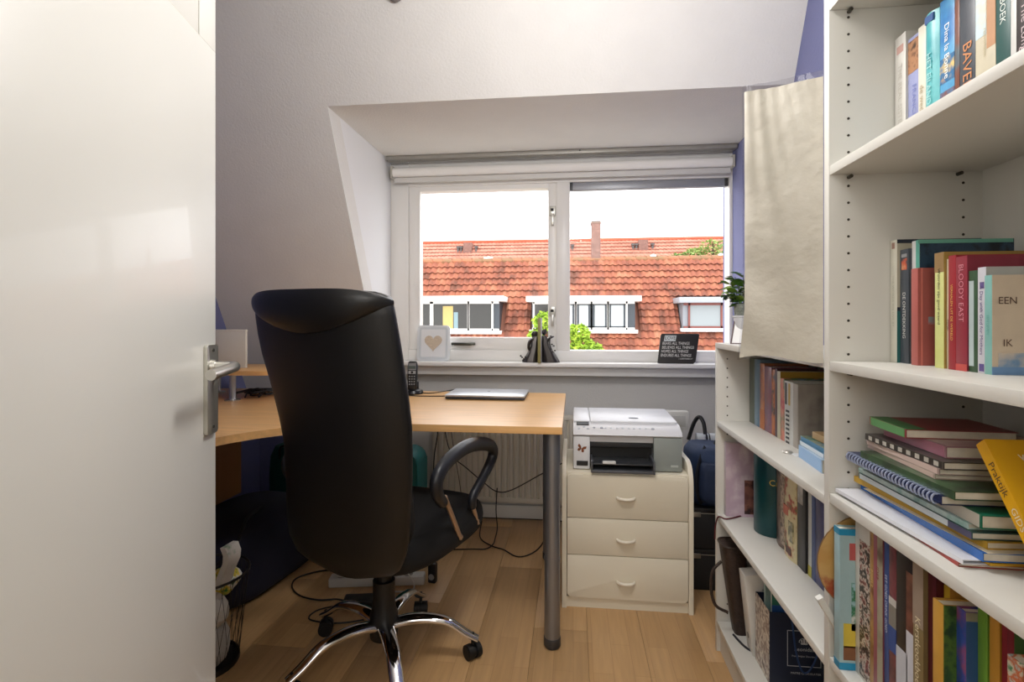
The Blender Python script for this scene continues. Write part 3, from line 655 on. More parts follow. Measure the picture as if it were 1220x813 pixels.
o_ = thing('paper_roll', 'whitish paper roll with black print lying behind the backpack', 'roll', (.62, 2.62, .565))
MB().cyl((-.04, 0, 0), (.13, 0, 0), .026, seg=20).build('roll', mat('bfc3c6', .5), o_); MB().cyl((.0, 0, 0), (.008, 0, 0), .0265, seg=20).cyl((.014, 0, 0), (.02, 0, 0), .0265, seg=20).build('printed_bars', mat('2a2a2c', .5), o_)
bx('support', mat('302c2a', .6), o_, -.03, .10, -.03, .03, -.565, -.026)

# ------------------------------------------------------------------ window sill things
pf = thing('photo_frame', 'white rounded frame with a beige heart on the window sill', 'frame', (-.79, 2.955, .896), (math.radians(-7), 0, math.radians(3)))
MB().prism(rrect(-.094, .094, 0, .205, .022), 1, 0, .014, .003).build('frame', mat('dfe3e6', .4), pf)
fr_ = MB(); a = rrect(-.094, .094, 0, .205, .022); b = rrect(-.078, .078, .016, .189, .014)
fr_.loft([[(x_, -.0035, z_) for x_, z_ in rrect(-.082, .082, .012, .193, .016)], [(x_, .001, z_) for x_, z_ in rrect(-.082, .082, .012, .193, .016)]]); fr_.build('raised_border', mat('d0d6da', .4), pf)
MB().prism(rrect(-.07, .07, .024, .181, .008), 1, -.0055, -.003).build('mount', mat('e6e8ea', .5), pf)
hp = [(.050 * (math.sin(t) ** 3), .107 + .0032 * (13 * math.cos(t) - 5 * math.cos(2 * t) - 2 * math.cos(3 * t) - math.cos(4 * t))) for t in [2 * PI * i / 32 for i in range(32)]]
MB().prism(hp, 1, -.0075, -.005).build('heart', mat('cdbda8', .8, noise=.15, scale=150), pf)
MB().box(-.015, .015, .014, .05, 0, .11).build('stand', mat('cfd2d4', .5), pf)

sg = thing('wall_sign', 'dark slanting sign with white lettering about love on the sill', 'sign', (.548, 2.93, .896), (math.radians(-12), 0, math.radians(-2)))
SGM = mat('262321', .6, noise=.15, scale=30)
MB().prism([(-.098, .006), (-.088, 0), (.085, 0), (.098, .012), (.123, .158), (.117, .163), (-.072, .163), (-.078, .155)], 1, 0, .018, .002).build('board', SGM, sg)
def sM(x_, z_): return frameM((x_, -.0006, z_), (1, 0, 0), (0.14, 0, 1))
LET = mat('e8e6e0', .6); 
MB().prism([(-.063, .122), (-.002, .122), (.004, .153), (-.057, .153)], 1, -.0006, .0004).build('letter_block', mat('d6dedd', .6), sg)
text('LOVE', .020, SGM, sg, frameM((-.029, -.0012, .138), (1, 0, 0), (.14, 0, 1)), .054)
for s_, x0, x1, z_ in (('BEARS ALL THINGS', -.070, .070, .109), ('BELIEVES ALL THINGS', -.073, .092, .087), ('HOPES ALL THINGS', -.077, .062, .066), ('ENDURES ALL THINGS', -.081, .076, .044)):
    text(s_, .0155, LET, sg, sM((x0 + x1) / 2, z_), x1 - x0)
text('1 CORINTHIANS 13:7', .007, LET, sg, sM(.047, .026), .07)

# bookends of two draped bronze figures holding one thin book between them
BRON = mat('332e2c', .38, .5, noise=.2, scale=12)
def robe(secs_): return MB().loft([[(cx_ + rx_ * math.cos(a), cy_ + ry_ * math.sin(a) * (1 + .08 * math.sin(5 * a)), z_) for a in [2 * PI * i / 24 for i in range(24)]] for cx_, cy_, rx_, ry_, z_ in secs_])
f1 = thing('bookend', 'dark bronze kneeling figure bookend with flowers left of the thin book', 'bookend', (-.192, 2.945, .896))
b_ = robe([(-.045, 0, .045, .035, 0), (-.043, 0, .043, .034, .012), (-.032, 0, .032, .03, .045), (-.022, 0, .02, .024, .09), (-.022, 0, .022, .022, .115), (-.014, 0, .012, .012, .143)])
b_.build('robe', mat('565250', .3, .7, noise=.25, scale=14), f1)
MB().ball((-.014, -.004, .156), .013, .014, .017).tube([(-.02, -.002, .168), (-.03, .002, .155), (-.028, .006, .13)], [.008, .009, .005], 8, smooth=3).build('head', BRON, f1)
MB().tube([(-.025, -.01, .125), (-.046, -.012, .115), (-.052, -.015, .085), (-.047, -.015, .065)], [.010, .009, .008, .006], 8, smooth=4).build('arm', BRON, f1)
fl_ = MB()
for i, (dx, dz) in enumerate(((-.088, .028), (-.078, .018), (-.095, .036), (-.07, .03), (-.083, .012))): fl_.ball((dx, -.02, dz), .005, seg=6, rings=5); fl_.tube([(-.06, -.02, .004), (dx, -.02, dz)], .0012, 5)
fl_.build('flowers', BRON, f1)
f2 = thing('bookend', 'dark bronze draped figure bookend holding a branch right of the thin book', 'bookend', (-.172, 2.945, .896))
b_ = robe([(.05, 0, .05, .038, 0), (.047, 0, .047, .037, .012), (.036, 0, .036, .033, .05), (.022, 0, .022, .026, .09), (.02, 0, .02, .022, .12), (.013, 0, .012, .012, .147)])
b_.build('robe', BRON, f2)
MB().ball((.012, -.004, .166), .012, .013, .018).tube([(.014, .002, .155), (.022, .004, .17), (.02, .004, .185)], [.008, .007, .003], 8, smooth=2).build('head', BRON, f2)
MB().tube([(.02, -.01, .13), (.034, -.014, .118), (.042, -.016, .132), (.06, -.016, .140)], [.008, .007, .006, .004], 8, smooth=4).build('arm', BRON, f2)
fl_ = MB(); fl_.tube([(.046, -.018, .135), (.044, -.018, .10), (.055, -.018, .07)], .003, 6, smooth=3)
for dx, dz in ((.05, .145), (.062, .142), (.056, .10), (.066, .092), (.06, .06), (.072, .066), (.04, .128)): fl_.ball((dx, -.02, dz), .006, .003, .004, seg=6, rings=5)
fl_.build('branch', BRON, f2)

# ------------------------------------------------------------------ books
def mute(c):
    if not isinstance(c, str): return c
    v = [int(c[i:i + 2], 16) for i in (0, 2, 4)]; g = sum(v) / 3
    return ''.join('%02x' % int(max(0, min(255, (g + (a_ - g) * .86) * .95))) for a_ in v)
def book(label, X, Yn, Z, t, d, h, c, title=None, tc='e8e4d8', th=None, patch=(), front=None, rz=0, tilt=0, group=None, pages=True, fpatch=(), tz=.5, rnd=False, tl=.8):
    """upright book: spine towards -X, near cover towards -Y; origin at the near foot of the spine"""
    b = thing('book', label, 'book', (X, Yn, Z), (tilt, 0, rz), group)
    c = mute(c)
    m = c if not isinstance(c, str) else mat(c, .42, noise=.05, scale=30)
    q_ = .0022 if t > .012 else .0009
    cv = MB()
    if rnd:
        n = 7; arc_ = [(-.006 * math.sin(PI * i / n) , t * i / n) for i in range(n + 1)]
        cv.prism(arc_ + [(q_, t), (q_, 0)], 2, 0, h)
    else: cv.box(0, q_, 0, t, 0, h, min(.0006, q_ * .3))
    cv.box(q_ * .5, d, 0, q_, 0, h); cv.box(q_ * .5, d, t - q_, t, 0, h)
    cv.build('cover', m, b)
    if pages: bx('page_block', PAGE, b, q_, d - .003, q_ * 1.02, t - q_ * 1.02, .0025, h - .0025)
    xs_ = -.0004
    for p in patch:
        y0, y1 = (p[3], p[4]) if len(p) > 3 else (.0, 1.0)
        bx('spine_panel', p[2] if not isinstance(p[2], str) else mat(mute(p[2]), .42, noise=.05, scale=30), b, xs_ - (.006 if rnd else 0), .0002, t * y0, t * y1, h * p[0], h * p[1])
    if front: bx('front_cover', front if not isinstance(front, str) else mat(mute(front), .4, noise=.05, scale=30), b, 0.0004, d, -.0004, .0, 0.0, h)
    for p in fpatch: bx('cover_picture', p[4] if not isinstance(p[4], str) else mat(p[4], .4, noise=.06, scale=30), b, d * p[0], d * p[1], -.0009, -.0003, h * p[2], h * p[3])
    if title:
        th = th or min(.011, t * .55)
        text(title, th, mat(tc, .5), b, frameM((xs_ - .0002 - (.0065 if rnd else 0) - .0002, t * .5, h * tz), (0, 0, -1), (0, -1, 0)), h * tl)
    return b
def row(items, X, Y, Z, group):
    for it in items:
        it = dict(it); t = it['t']; Y -= t
        book(it['l'], X + it.get('dx', 0), Y + .0003, Z, t - .0006, it.get('d', .13), it['h'], it['c'], it.get('s'), it.get('tc', 'e8e4d8'), it.get('th'), it.get('p', ()), it.get('f'), group=group, fpatch=it.get('fp', ()), tz=it.get('tz', .5), rnd=it.get('r', False), tl=it.get('tl', .8), tilt=it.get('tilt', 0))
        Y -= it.get('gap', 0)
G = 'books on the upper shelf of the tall bookcase'
row([dict(l='white book with a small red mark, leftmost on the top visible shelf', t=.033, h=.232, c='e6e2da', s='THE REAL SISTERS', tc='c9c4ba', p=((.86, .92, 'd9a79c', .2, .8), (.02, .05, 'c98f88'))),
     dict(l='lilac book with a brown figure at the spine top', t=.035, h=.214, c='9ba1cf', dx=.004, s='FRANCISCA', tc='7d84bb', tz=.4, tl=.5, p=((.70, .97, printed(['4a2c20', 'a87a58', '2f211e'], 40)), (.0, .2, 'aab0da'))),
     dict(l='narrow cream book between the lilac and turquoise ones', t=.021, h=.216, c='e2dcc8', s='de wederkomst', tc='b8a888', tz=.3, tl=.45),
     dict(l='turquoise glossy hardback with a white swirl on its spine', t=.035, h=.222, c=printed(['3b9aa2', '66b8bb', '2f858f'], 9), r=True, s='HET EILAND', tc='a9d6d6', tz=.5, p=((.93, .985, '3d64a4', .2, .8), (.20, .23, 'dcefee', .15, .85))),
     dict(l='blue book with a painted landscape spine and white script', t=.034, h=.228, c=printed(['2f6fae', '5aa0cc', '3f87b8'], 8), s='Dina la Bonne', tc='f2f2ee', th=.011, tz=.62, tl=.55, p=((.40, .58, printed(['c79a5a', '2c6c9c', 'e0c078'], 30)), (.18, .34, printed(['8a4c38', '3a7ca6'], 40)))),
     dict(l='thin grey-brown book with a faded spine next to the landscape one', t=.011, h=.229, c=printed(['5a6a72', '7a4a3c', '86786a'], 12)),
     dict(l='slate grey book with large orange lettering down its spine', t=.033, h=.232, c='474c56', s='BAVELEIN', tc='c98655', th=.018, tz=.33, tl=.6, p=((.0, .12, '6b3a34', .0, .4),)),
     dict(l='wide beige book with an orange shape at its spine top', t=.039, h=.226, c='d8cdb2', s='reisverhalen', tc='bdb08c', th=.006, p=((.55, .98, printed(['c9dde2', 'd8cdb2', 'e8e2d2'], 12), .45, .98), (.45, 1, 'cd9468', .0, .42))),
     dict(l='dark green book with white capitals on the top shelf', t=.026, h=.222, c='1f5853', s='HET BOEK', tc='dfe8e2', th=.010, tz=.7, tl=.35),
     dict(l='thin white-spined book right of the dark green one', t=.010, h=.222, c='dddcd8'),
     dict(l='dark brown book with pale lettering at the right picture edge, top shelf', t=.028, h=.224, c='3a2f31', s='The Longing', tc='cbb9bc', th=.012, tz=.4, tl=.5)],
    .60, 1.078, 1.417, G)
G = 'books on the middle shelf of the tall bookcase'
row([dict(l='tall cream hardback with faint lettering, far left of the middle shelf', t=.022, h=.227, d=.142, c='dedac8', s='THE WORDS WE LIVE BY', tc='b6b5a4', th=.006, f='26303f', p=((.93, .98, 'b98a78', .3, .7),), fp=((0, .98, .45, .968, 'b9b4a0'), (0, .9, .0, .42, '2e6b68'))),
     dict(l='dark slate book with white capitals and a small flame picture', t=.026, h=.207, c='444b55', s='DE ONTDEKKING', tc='dcdad4', th=.008, tz=.42, tl=.4, dx=.005, p=((.82, .92, printed(['d9a27a', 'c95a3c', '444b55'], 60), .2, .8), (.93, .96, '9a9ca0', .2, .8))),
     dict(l='tall book with white and turquoise spine and navy cover', t=.022, h=.219, d=.15, c='e3e4e0', dx=.01, f=printed(['14202e', '2a4258', '101820'], 30), p=((0, 1, '58b7a2', .0, .45),), fp=((-.02, .99, .97, 1.0, '6fb09c'),)),
     dict(l='coral red book in front of the navy cover', t=.018, h=.168, c='c4625a', dx=-.004, d=.14, f='bf5c56', fp=((.04, .055, .0, 1, 'd47a6e'), (.12, .3, .42, .5, printed(['7fa6b2', 'bf5c56'], 40)))),
     dict(l='thin pale blue floral book right of the coral one', t=.009, h=.175, dx=.030, c=printed(['b9c6cc', '7f9cae', 'd9dcd0', '9aa088'], 40), gap=.004),
     dict(l='dark green hardback on the middle shelf', t=.024, h=.190, c='1c4a34', dx=.022, f='174130'),
     dict(l='yellow-green book with a brown top and small black title', t=.022, h=.188, d=.15, c=printed(['c6cc66', 'd6d890', 'aebf4c'], 6), s='Woorden zijn goud waard', tc='4a4a34', th=.006, tz=.62, tl=.5, f='b38f3c', p=((.83, 1, 'a98550'),)),
     dict(l='thin cream book between the yellow-green and red ones', t=.010, h=.176, c='dccfa8', dx=.004, s='vertel', tc='5a5040', tz=.4, tl=.3),
     dict(l='bright red book with tiny gold lettering', t=.017, h=.180, c='b01f2c', s='VERHALEN UIT DE WERELD', tc='e2b45a', th=.005, f='a51c28'),
     dict(l='dark red book with pink capitals on its spine', t=.024, h=.176, c='a3283c', s='BLOODY EAST', tc='d98a98', th=.010, tz=.68, tl=.5, d=.14, f='93253a', p=((.0, .06, 'd2453f'),)),
     dict(l='dark green book with a pale label strip down its spine', t=.020, h=.152, c='355a3a', dx=.002, p=((.06, .90, 'b9cccb', .45, .95),), f='3d5a38', gap=.001),
     dict(l='white and purple book about a day with mothers', t=.016, h=.155, c='d5d2dc', s='A Day with God for Mothers', tc='5a4a80', th=.006, p=((.02, .09, '5a4a90', .2, .8), (.80, .86, '6a5a9c', .2, .7)), f='b4b2ae'),
     dict(l='turquoise-spined book with a beige front at the right picture edge', t=.014, h=.142, d=.135, c='7fc0b8', dx=-.002, f='d9c3a6', s='EEN LEVEN', tc='5aa096', th=.004, fp=((0, .8, .0, .08, '6a8fb8'), (.06, .4, .08, .22, printed(['4a86b4', 'd9c3a6'], 20))))],
    .592, 1.079, 1.0445, G)
for o in [o for o in bpy.data.objects if o.get('label', '').startswith('coral red book')]:
    text('BETTINE', .006, mat('e0a49c', .5), o, frameM((.040, -.0013, .135), (0, 0, -1), (1, 0, 0)), .05)
for o in [o for o in bpy.data.objects if o.get('label', '').startswith('turquoise-spined')]:
    text('EEN', .010, mat('5a4238', .5), o, frameM((.020, -.0013, .105), (1, 0, 0), (0, 0, 1)), .028); text('IK', .010, mat('5a4238', .5), o, frameM((.020, -.0013, .045), (1, 0, 0), (0, 0, 1)), .02)
G = 'books on the lower shelf of the tall bookcase'
row([dict(l='pale blue picture book with bright blue bands, leftmost upright on lower shelf', t=.021, h=.258, d=.17, c='9fc3cc', dx=-.027, f='a9ccd2', p=((.955, 1, '2391bd'), (.0, .05, '2391bd')), fp=((0, 1, .955, 1, '2391bd'), (0, 1, .0, .05, '2391bd'), (.04, .22, .16, .33, 'd8c24a'), (.04, .22, .07, .17, '84583a'), (.10, .2, .78, .9, 'b85a58'), (.12, .2, .28, .62, printed(['9fc3cc', '2f7a54', 'd9dcd8'], 60)))),
     dict(l='white-edged cookbook with a mosaic of food photographs', t=.048, h=.275, c='dcd8cc', p=((.02, .9, printed(['2a1f1c', '8a4a40', 'c8bcae', '5a4438', '1f1a1a', 'b8a898'], 60), .0, .68),)),
     dict(l='golden brown hardback with a worn spine', t=.015, h=.280, c=printed(['8a6238', 'b08850', '7a5230'], 20), s='BIJBELS', tc='d9b878', th=.007, tz=.7, tl=.4),
     dict(l='rose red spined magazine with a grey-green cover', t=.028, h=.285, c='a85560', p=((0, 1, printed(['8a8672', 'a09a84', '6a5a4c'], 14), .0, .55),), dx=-.002, s='IDEE', tc='8a3a3c', th=.008, tz=.75, tl=.2),
     dict(l='blue-spined tall book with white vertical lettering', t=.014, h=.290, c='3a5698', s='EET GOED DRINK GOED', tc='cdd6e6', th=.006, tz=.6),
     dict(l='dark mauve book with a blue and white lower spine', t=.020, h=.290, c=printed(['5a3438', '7a4448', '3a2a30'], 20), p=((.62, .66, 'c9c6be'), (.36, .50, '2f4f9c'), (.50, .62, '8a8478'))),
     dict(l='large dark brown cookbook showing part of a man in a white shirt', t=.052, h=.294, c='2a1d18', p=((.0, .42, 'c9ccd6', .45, 1), (.0, .55, 'd2d4de', .05, .5), (.55, .86, printed(['7a4a3c', '5a342a', '8a5a48'], 14), .05, .5), (.2, .26, '8a4a40', .1, .3)), s='', d=.15),
     dict(l='taupe and gold cookbook with white lettering down its spine', t=.024, h=.284, c='8a7448', dx=-.006, s='Kerstkookboek', tc='e2d6b4', th=.012, tz=.52, tl=.40, p=((.66, 1.0, 'a28d7a'),)),
     dict(l='plain dark maroon hardback beside the gold cookbook', t=.018, h=.274, c='5d1420'),
     dict(l='bright yellow spine standing behind the garden book', t=.012, h=.266, c='d9ac1e', dx=.01, p=((.86, .92, '2a2620', .0, .4),), f='c98a2c'),
     dict(l='orange-yellow book with a green garden photograph on its cover', t=.022, h=.252, d=.14, c='d59a34', dx=-.012, s='NATUURLIJK', tc='9a6a1c', th=.005, tz=.3, f=printed(['1f3a1c', '4a6a2a', '2a4a28', '8a9a4a'], 30), fp=((.3, .62, .86, .95, printed(['7a4a3c', '94604c'], 20)),)),
     dict(l='dark blue book with a blurred photograph of a light-haired dog', t=.018, h=.253, d=.145, c=printed(['2c4c9c', '2f4a94', '8a4a6c', '2c4c9c'], 12), dx=.004, f='2b5590', fp=((.10, .7, .45, .8, printed(['c9b08a', 'e0d0b0', '8a6a48'], 12)), (.0, 1, .2, .45, '1c1a22'), (0, 1, .955, 1, '8a8474'))),
     dict(l='lime green paperback on the lower shelf', t=.017, h=.262, c='6fa42c', dx=.018, s='WANDELEN', tc='3f6a18', th=.007),
     dict(l='orange paperback with brown lettering beside the lime one', t=.017, h=.263, c='d5962c', dx=.020, s='Het Plein', tc='7a4a1c', th=.008, tz=.5, tl=.4),
     dict(l='crimson paperback with white lettering beside the orange one', t=.014, h=.265, c='9c1f2e', dx=.022, s='Alles kan', tc='e6dcd4', th=.009, tz=.45, tl=.4),
     dict(l='narrow dark red book at the right end of the lower shelf row', t=.011, h=.266, c='8a1a24', dx=.018, f='3f6a2c'),
     dict(l='small book with a multicoloured patterned spine in the bottom right corner', t=.022, h=.236, c=printed(['b9c6c0', 'c96a3c', 'd9d2bc', '4a8a5c'], 70), dx=.010)],
    .512, 1.062, .482, G)
G = 'books on the top inner shelf of the low bookcase'
row([dict(l='thin olive book against the side of the low bookcase, upper shelf', t=.05, h=.215, c='6a7466'),
     dict(l='light blue tall book near the left end of the low upper shelf', t=.052, h=.215, c='7fa0ba', p=((0, 1, '5a84a6', .0, .4),)),
     dict(l='orange-brown book right of the light blue one', t=.040, h=.205, c=printed(['a4624c', 'c27848', '8a5a5c'], 14), p=((.0, .3, 'd0702c'),)),
     dict(l='wide dusty purple-red book on the low upper shelf', t=.060, h=.20, c=printed(['8a4a54', '7a5068', '9c5a58'], 14)),
     dict(l='dark brown and orange book beside the purple-red one', t=.026, h=.195, c=printed(['3a2420', 'c0682c', '2f1f28'], 20)),
     dict(l='narrow dark plum book before the yellow one', t=.018, h=.198, c='56303a'),
     dict(l='tall cream-spined book with a mustard yellow cover', t=.024, h=.193, d=.16, c='d6cfae', f='c99e2e'),
     dict(l='pink and green picture-spined book below the yellow cover', t=.030, h=.175, c=printed(['c24a5a', 'd0806a', '5a7a4a', '7a94a8'], 14)),
     dict(l='black and white wire-bound notebook with a yellow top', t=.040, h=.172, c='d9d7d0', p=tuple((i / 14, i / 14 + .035, '1c1c1e', .15, .75) for i in range(8)) + ((.62, .97, 'd0a63a', .0, .3), (.62, .97, '3a3a40', .55, .9))),
     dict(l='white book between the notebook and the grey album', t=.020, h=.172, c='dedfda'),
     dict(l='grey-brown cloth album with a worn cover facing the room', t=.030, h=.17, d=.17, c='b9b0a4', f=printed(['9a928a', 'aaa298', '8a8079'], 10))],
    .59, 1.879, .783, G)
def plain(name, label, cat, m, x0, x1, y0, y1, z0, z1, bev=.001, grp=None):
    o = bx(name, m, None, x0, x1, y0, y1, z0, z1, bev); 
    c_ = Vector(((x0 + x1) / 2, (y0 + y1) / 2, z0)); o.data.transform(Matrix.Translation(-c_)); o.location = c_
    return tag(o, label, cat, grp)
pf = thing('photo_frame', 'dark wooden picture frame leaning on the low upper shelf', 'frame', (.625, 1.415, .783), (math.radians(-8), 0, math.radians(-25)))
fm = MB()
for b_ in ((-.0, .015, 0, .155), (.115, .13, 0, .155), (.015, .115, 0, .015), (.015, .115, .14, .155)): fm.box(b_[0], b_[1], 0, .014, b_[2], b_[3], .001)
fm.build('frame', mat('3a2418', .4), pf); bx('mount', mat('7a5a40', .6), pf, .015, .115, .006, .010, .015, .14); bx('picture', printed(['1a1716', '7a6a5c', '2a2422'], 30), pf, .04, .09, .004, .0062, .035, .115)
plain('wooden_box', 'small flat beech wood box on the books in the low bookcase', 'box', mat('c9a878', .5), .58, .70, 1.30, 1.38, .8355, .852)
def flat(label, x, y, z, t, w_, l, m, ang=0, spine=None, grp='blue flat books on the low bookcase shelf', name='book', cat='book', page=True):
    """book lying flat: spine along the room side; origin at the near front corner"""
    b = thing(name, label, cat, (x, y, z), (0, 0, math.radians(ang)), grp)
    q_ = min(.0012, t * .2); mm = m if not isinstance(m, str) else mat(mute(m), .4, noise=.05, scale=20)
    cv = MB(); cv.box(0, w_, 0, l, 0, q_); cv.box(0, w_, 0, l, t - q_, t); cv.box(0, q_, 0, l, q_, t - q_); cv.build('cover', mm, b)
    if page: bx('page_block', PAGE, b, q_, w_ - .002, .002, l - .002, q_, t - q_)
    if spine: bx('spine_panel', mat(spine, .4) if isinstance(spine, str) else spine, b, -.0004, .0002, .004, l - .004, .0005, t - .0005)
    return b
flat('pale blue flat box-like book at the bottom of the small pile, low bookcase', .548, 1.255, .783, .030, .16, .15, 'a9c6e2', -4, '8fb4dc')
flat('white-striped blue flat book in the middle of the small pile', .556, 1.262, .8135, .010, .15, .15, '5a94bc', -3, 'dfe8ee')
flat('green and blue flat book on top of the small pile, low bookcase', .562, 1.266, .824, .010, .14, .15, printed(['4a8a8c', '8a9a7c', '2f6a94'], 20), -2, '3f7fa6')
cl = MB().lathe([(0, 0), (.012, 0), (.013, .003), (.010, .006), (0, .007)], seg=16).build('magnet', mat('c9c6bf', .3, .5), None, (.546, 1.441, .783)); tag(cl, 'small round silver magnet lying near the front of the low shelf', 'magnet')
plain('paper_slip', 'white slip of paper beside the round magnet', 'paper', mat('e6e8ea', .7), .552, .60, 1.405, 1.435, .783, .7845, 0)

# second shelf of the low bookcase
G = None
b = book('pink photo album with dark lettering and a child portrait, standing flat to the side panel', .507, 1.855, .469, .022, .165, .245, 'cdbcc4', front=printed(['d3c2c8', 'bca4b4', 'd9ccd0'], 10), fpatch=((.36, .72, .04, .50, printed(['6a4440', '8a5c50', '3a2628'], 24)), (.62, 1, .0, .22, '2a2022'), (.58, .66, .72, .88, '2c2826'), (.70, .78, .66, .90, '3a3630'), (.78, .86, .66, .76, 'c9c43a')))
tn = thing('storage_tin', 'dark teal cylindrical tin with gold lettering on the low bookcase', 'tin', (.618, 1.735, .469))
MB().lathe([(0, 0), (.056, 0), (.058, .003), (.058, .235), (.056, .238), (0, .238)], seg=36).build('tin_body', mat('12474c', .3, .2), tn)
MB().lathe([(0, .238), (.0585, .238), (.0585, .252), (.056, .256), (0, .256)], seg=36).build('lid', mat('0f3c42', .3, .2), tn)
dn = Vector((-.34, -.94, 0)).normalized(); rt = Vector((.94, -.34, 0))
text('Cr', .018, mat('c9b45a', .35, .6), tn, frameM(dn * .0586 + Vector((0, 0, .165)), rt, (0, 0, 1)))
G = 'upright books on the middle shelf of the low bookcase'
row([dict(l='brown leather-look album with a floral spine right of the teal tin', t=.075, h=.24, d=.13, c=printed(['5a4238', '7a6458', '3a2a24'], 16), r=True, p=((.06, .9, printed(['3a2620', 'b09a84', '4a3028'], 50), .0, .35),)),
     dict(l='cream album printed with red and green flowers', t=.085, h=.25, d=.14, c=printed(['d8cba0', 'd8cba0', 'd2c498', 'a8483c', '5a6a3c'], 24), r=True, dx=-.006, f=printed(['d8cba0', 'd8cba0', 'cbb87c', 'a8483c'], 20), p=((.46, .56, printed(['b0503c', 'c46a50'], 30), .5, .9), (.2, .42, printed(['d8cba0', '6a6a50'], 40), .15, .5), (.05, .12, '5a2f28', .3, .7))),
     dict(l='dark grey book with a pale photo patch at its spine top', t=.050, h=.237, c='3a3a3c', p=((.72, .94, printed(['c9c6c0', '8a8680'], 20), .3, .95),), dx=-.005, gap=.004),
     dict(l='narrow white and yellow book on the low middle shelf', t=.020, h=.228, c='dadad2', p=((.0, .12, 'c9c03a'),)),
     dict(l='mid blue narrow book on the low middle shelf', t=.022, h=.235, c='3f5590'),
     dict(l='indigo book with a patterned spine at the end of the low middle shelf', t=.052, h=.235, c=printed(['2c2c5c', '3f3f74', '8a7a80'], 12))],
    .600, 1.665, .469, G)
rbn = cable('ribbon', 'dark red ribbon hanging over the front of the low middle shelf', [(.56, 1.86, .4715), (.50, 1.82, .4725), (.482, 1.85, .468), (.478, 1.872, .43), (.479, 1.885, .38)], .0025, mat('5c1620', .6))
rbn['category'] = 'ribbon'
# bottom shelf of the low bookcase
jg = thing('basket', 'dark brown woven tapering basket with a hoop handle on the bottom shelf', 'basket', (.530, 1.828, .103))
BSK = mat('33251f', .55, noise=.3, scale=40, bump=.6, bscale=120)
secs = []
for t_ in (0, .02, .25, .5, .75, .95, 1):
    hx_ = .020 + .020 * t_; hy_ = .028 + .015 * t_; ox = .012 - .022 * t_
    secs.append([(ox + hx_ * math.copysign(abs(math.cos(a)) ** .6, math.cos(a)), hy_ * math.copysign(abs(math.sin(a)) ** .6, math.sin(a)), .288 * t_) for a in [2 * PI * i / 28 for i in range(28)]])
MB().loft(secs).build('basket_body', BSK, jg)
MB().tube([(-.05, -.02, .235), (-.078, -.02, .20), (-.082, -.02, .14), (-.068, -.02, .09), (-.03, -.02, .07)], .005, 8, smooth=4).tube([(secs[-1][i][0], secs[-1][i][1], .288) for i in range(28)] + [secs[-1][0]], .004, 6).build('handle', BSK, jg)
bd = thing('ring_binder', 'white lever-arch binder leaning beside the dark basket', 'binder', (.542, 1.693, .103), (0, math.radians(-6), 0))
bx('binder_cover', mat('d6d3cc', .45), bd, 0, .17, 0, .055, 0, .245, .002); bx('page_block', PAGE, bd, .006, .172, .006, .049, .004, .238)
MB().cyl((-.0005, .028, .05), (-.002, .028, .05), .009, seg=16).build('finger_hole', mat('8a8780', .3, .8), bd); MB().cyl((.05, -.0005, .20), (.05, -.002, .20), .003, seg=10).build('rivet', STEEL, bd)
plain('storage_box', 'small teal and purple box behind the white binder', 'box', printed(['1f6068', '3a3a74', '1f6068'], 8), .60, .70, 1.755, 1.782, .103, .37)
cable('strap', 'narrow dark strap lying at the front of the bottom shelf', [(.515, 1.80, .106), (.53, 1.74, .106), (.555, 1.70, .106), (.563, 1.66, .106)], .0035, mat('1a1c26', .6))
NV = mat('141c33', .45, noise=.1, scale=10)
cb = thing('paper_carrier_bag', 'navy paper carrier bag with a framed white crest and patterned side', 'bag', (.547, 1.570, .103))
W_, D_, H_ = .20, .115, .202
bb = MB(); bb.box(0, W_, .0, .002, 0, H_); bb.box(0, W_, D_ - .002, D_, 0, H_); bb.box(W_ - .002, W_, 0, D_, 0, H_); bb.box(0, W_, 0, D_, 0, .002); bb.build('bag_body', NV, cb)
bx('side_gusset', printed(['c9beb0', '8a7468', 'd6ccbe', '6a564c'], 30), cb, -.0008, .0015, .001, D_ - .001, .0, H_ - .0)
WL = mat('c9c9cc', .5)
fr_ = MB()
for a_ in ((.047, .0485, .055, .155), (.135, .1365, .055, .155), (.047, .1365, .055, .0565), (.047, .1365, .1535, .155)): fr_.box(a_[0], a_[1], -.0008, -.0001, a_[2], a_[3])
fr_.build('printed_frame', WL, cb)
cm_ = MB()
for i in range(9):
    a = PI * i / 8; cm_.ball((.092 + .013 * math.cos(a), -.0004, .124 + .010 * math.sin(a)), .0017, .0004, .0017, 8, 5)
cm_.prism([(.084, .117), (.100, .117), (.102, .121), (.082, .121)], 1, -.0008, -.0001); cm_.prism([(.090, .121), (.094, .121), (.095, .134), (.089, .134)], 1, -.0007, -.0001)
cm_.prism([(.085, .122), (.088, .122), (.087, .130), (.083, .128)], 1, -.0007, -.0001); cm_.prism([(.096, .122), (.099, .122), (.101, .128), (.097, .130)], 1, -.0007, -.0001)
cm_.build('crest', WL, cb)
text('Leonidas', .0105, WL, cb, frameM((.092, -.0006, .103), (1, 0, 0), (0, 0, 1)), .06); text('Fresh Belgian Chocolates', .0045, WL, cb, frameM((.092, -.0006, .084), (1, 0, 0), (0, 0, 1)), .068)
text('MAITRE CHOCOLATIER', .0055, WL, cb, frameM((.096, -.0006, .036), (1, 0, 0), (0, 0, 1)), .08)
MB().tube([(.055, -.001, H_), (.06, -.004, .17), (.068, -.005, .10), (.085, -.005, .045), (.105, -.005, .05), (.125, -.005, .10), (.13, -.004, .17), (.135, -.001, H_)], .0025, 6, smooth=5).build('cord_handle', mat('24406e', .6), cb)
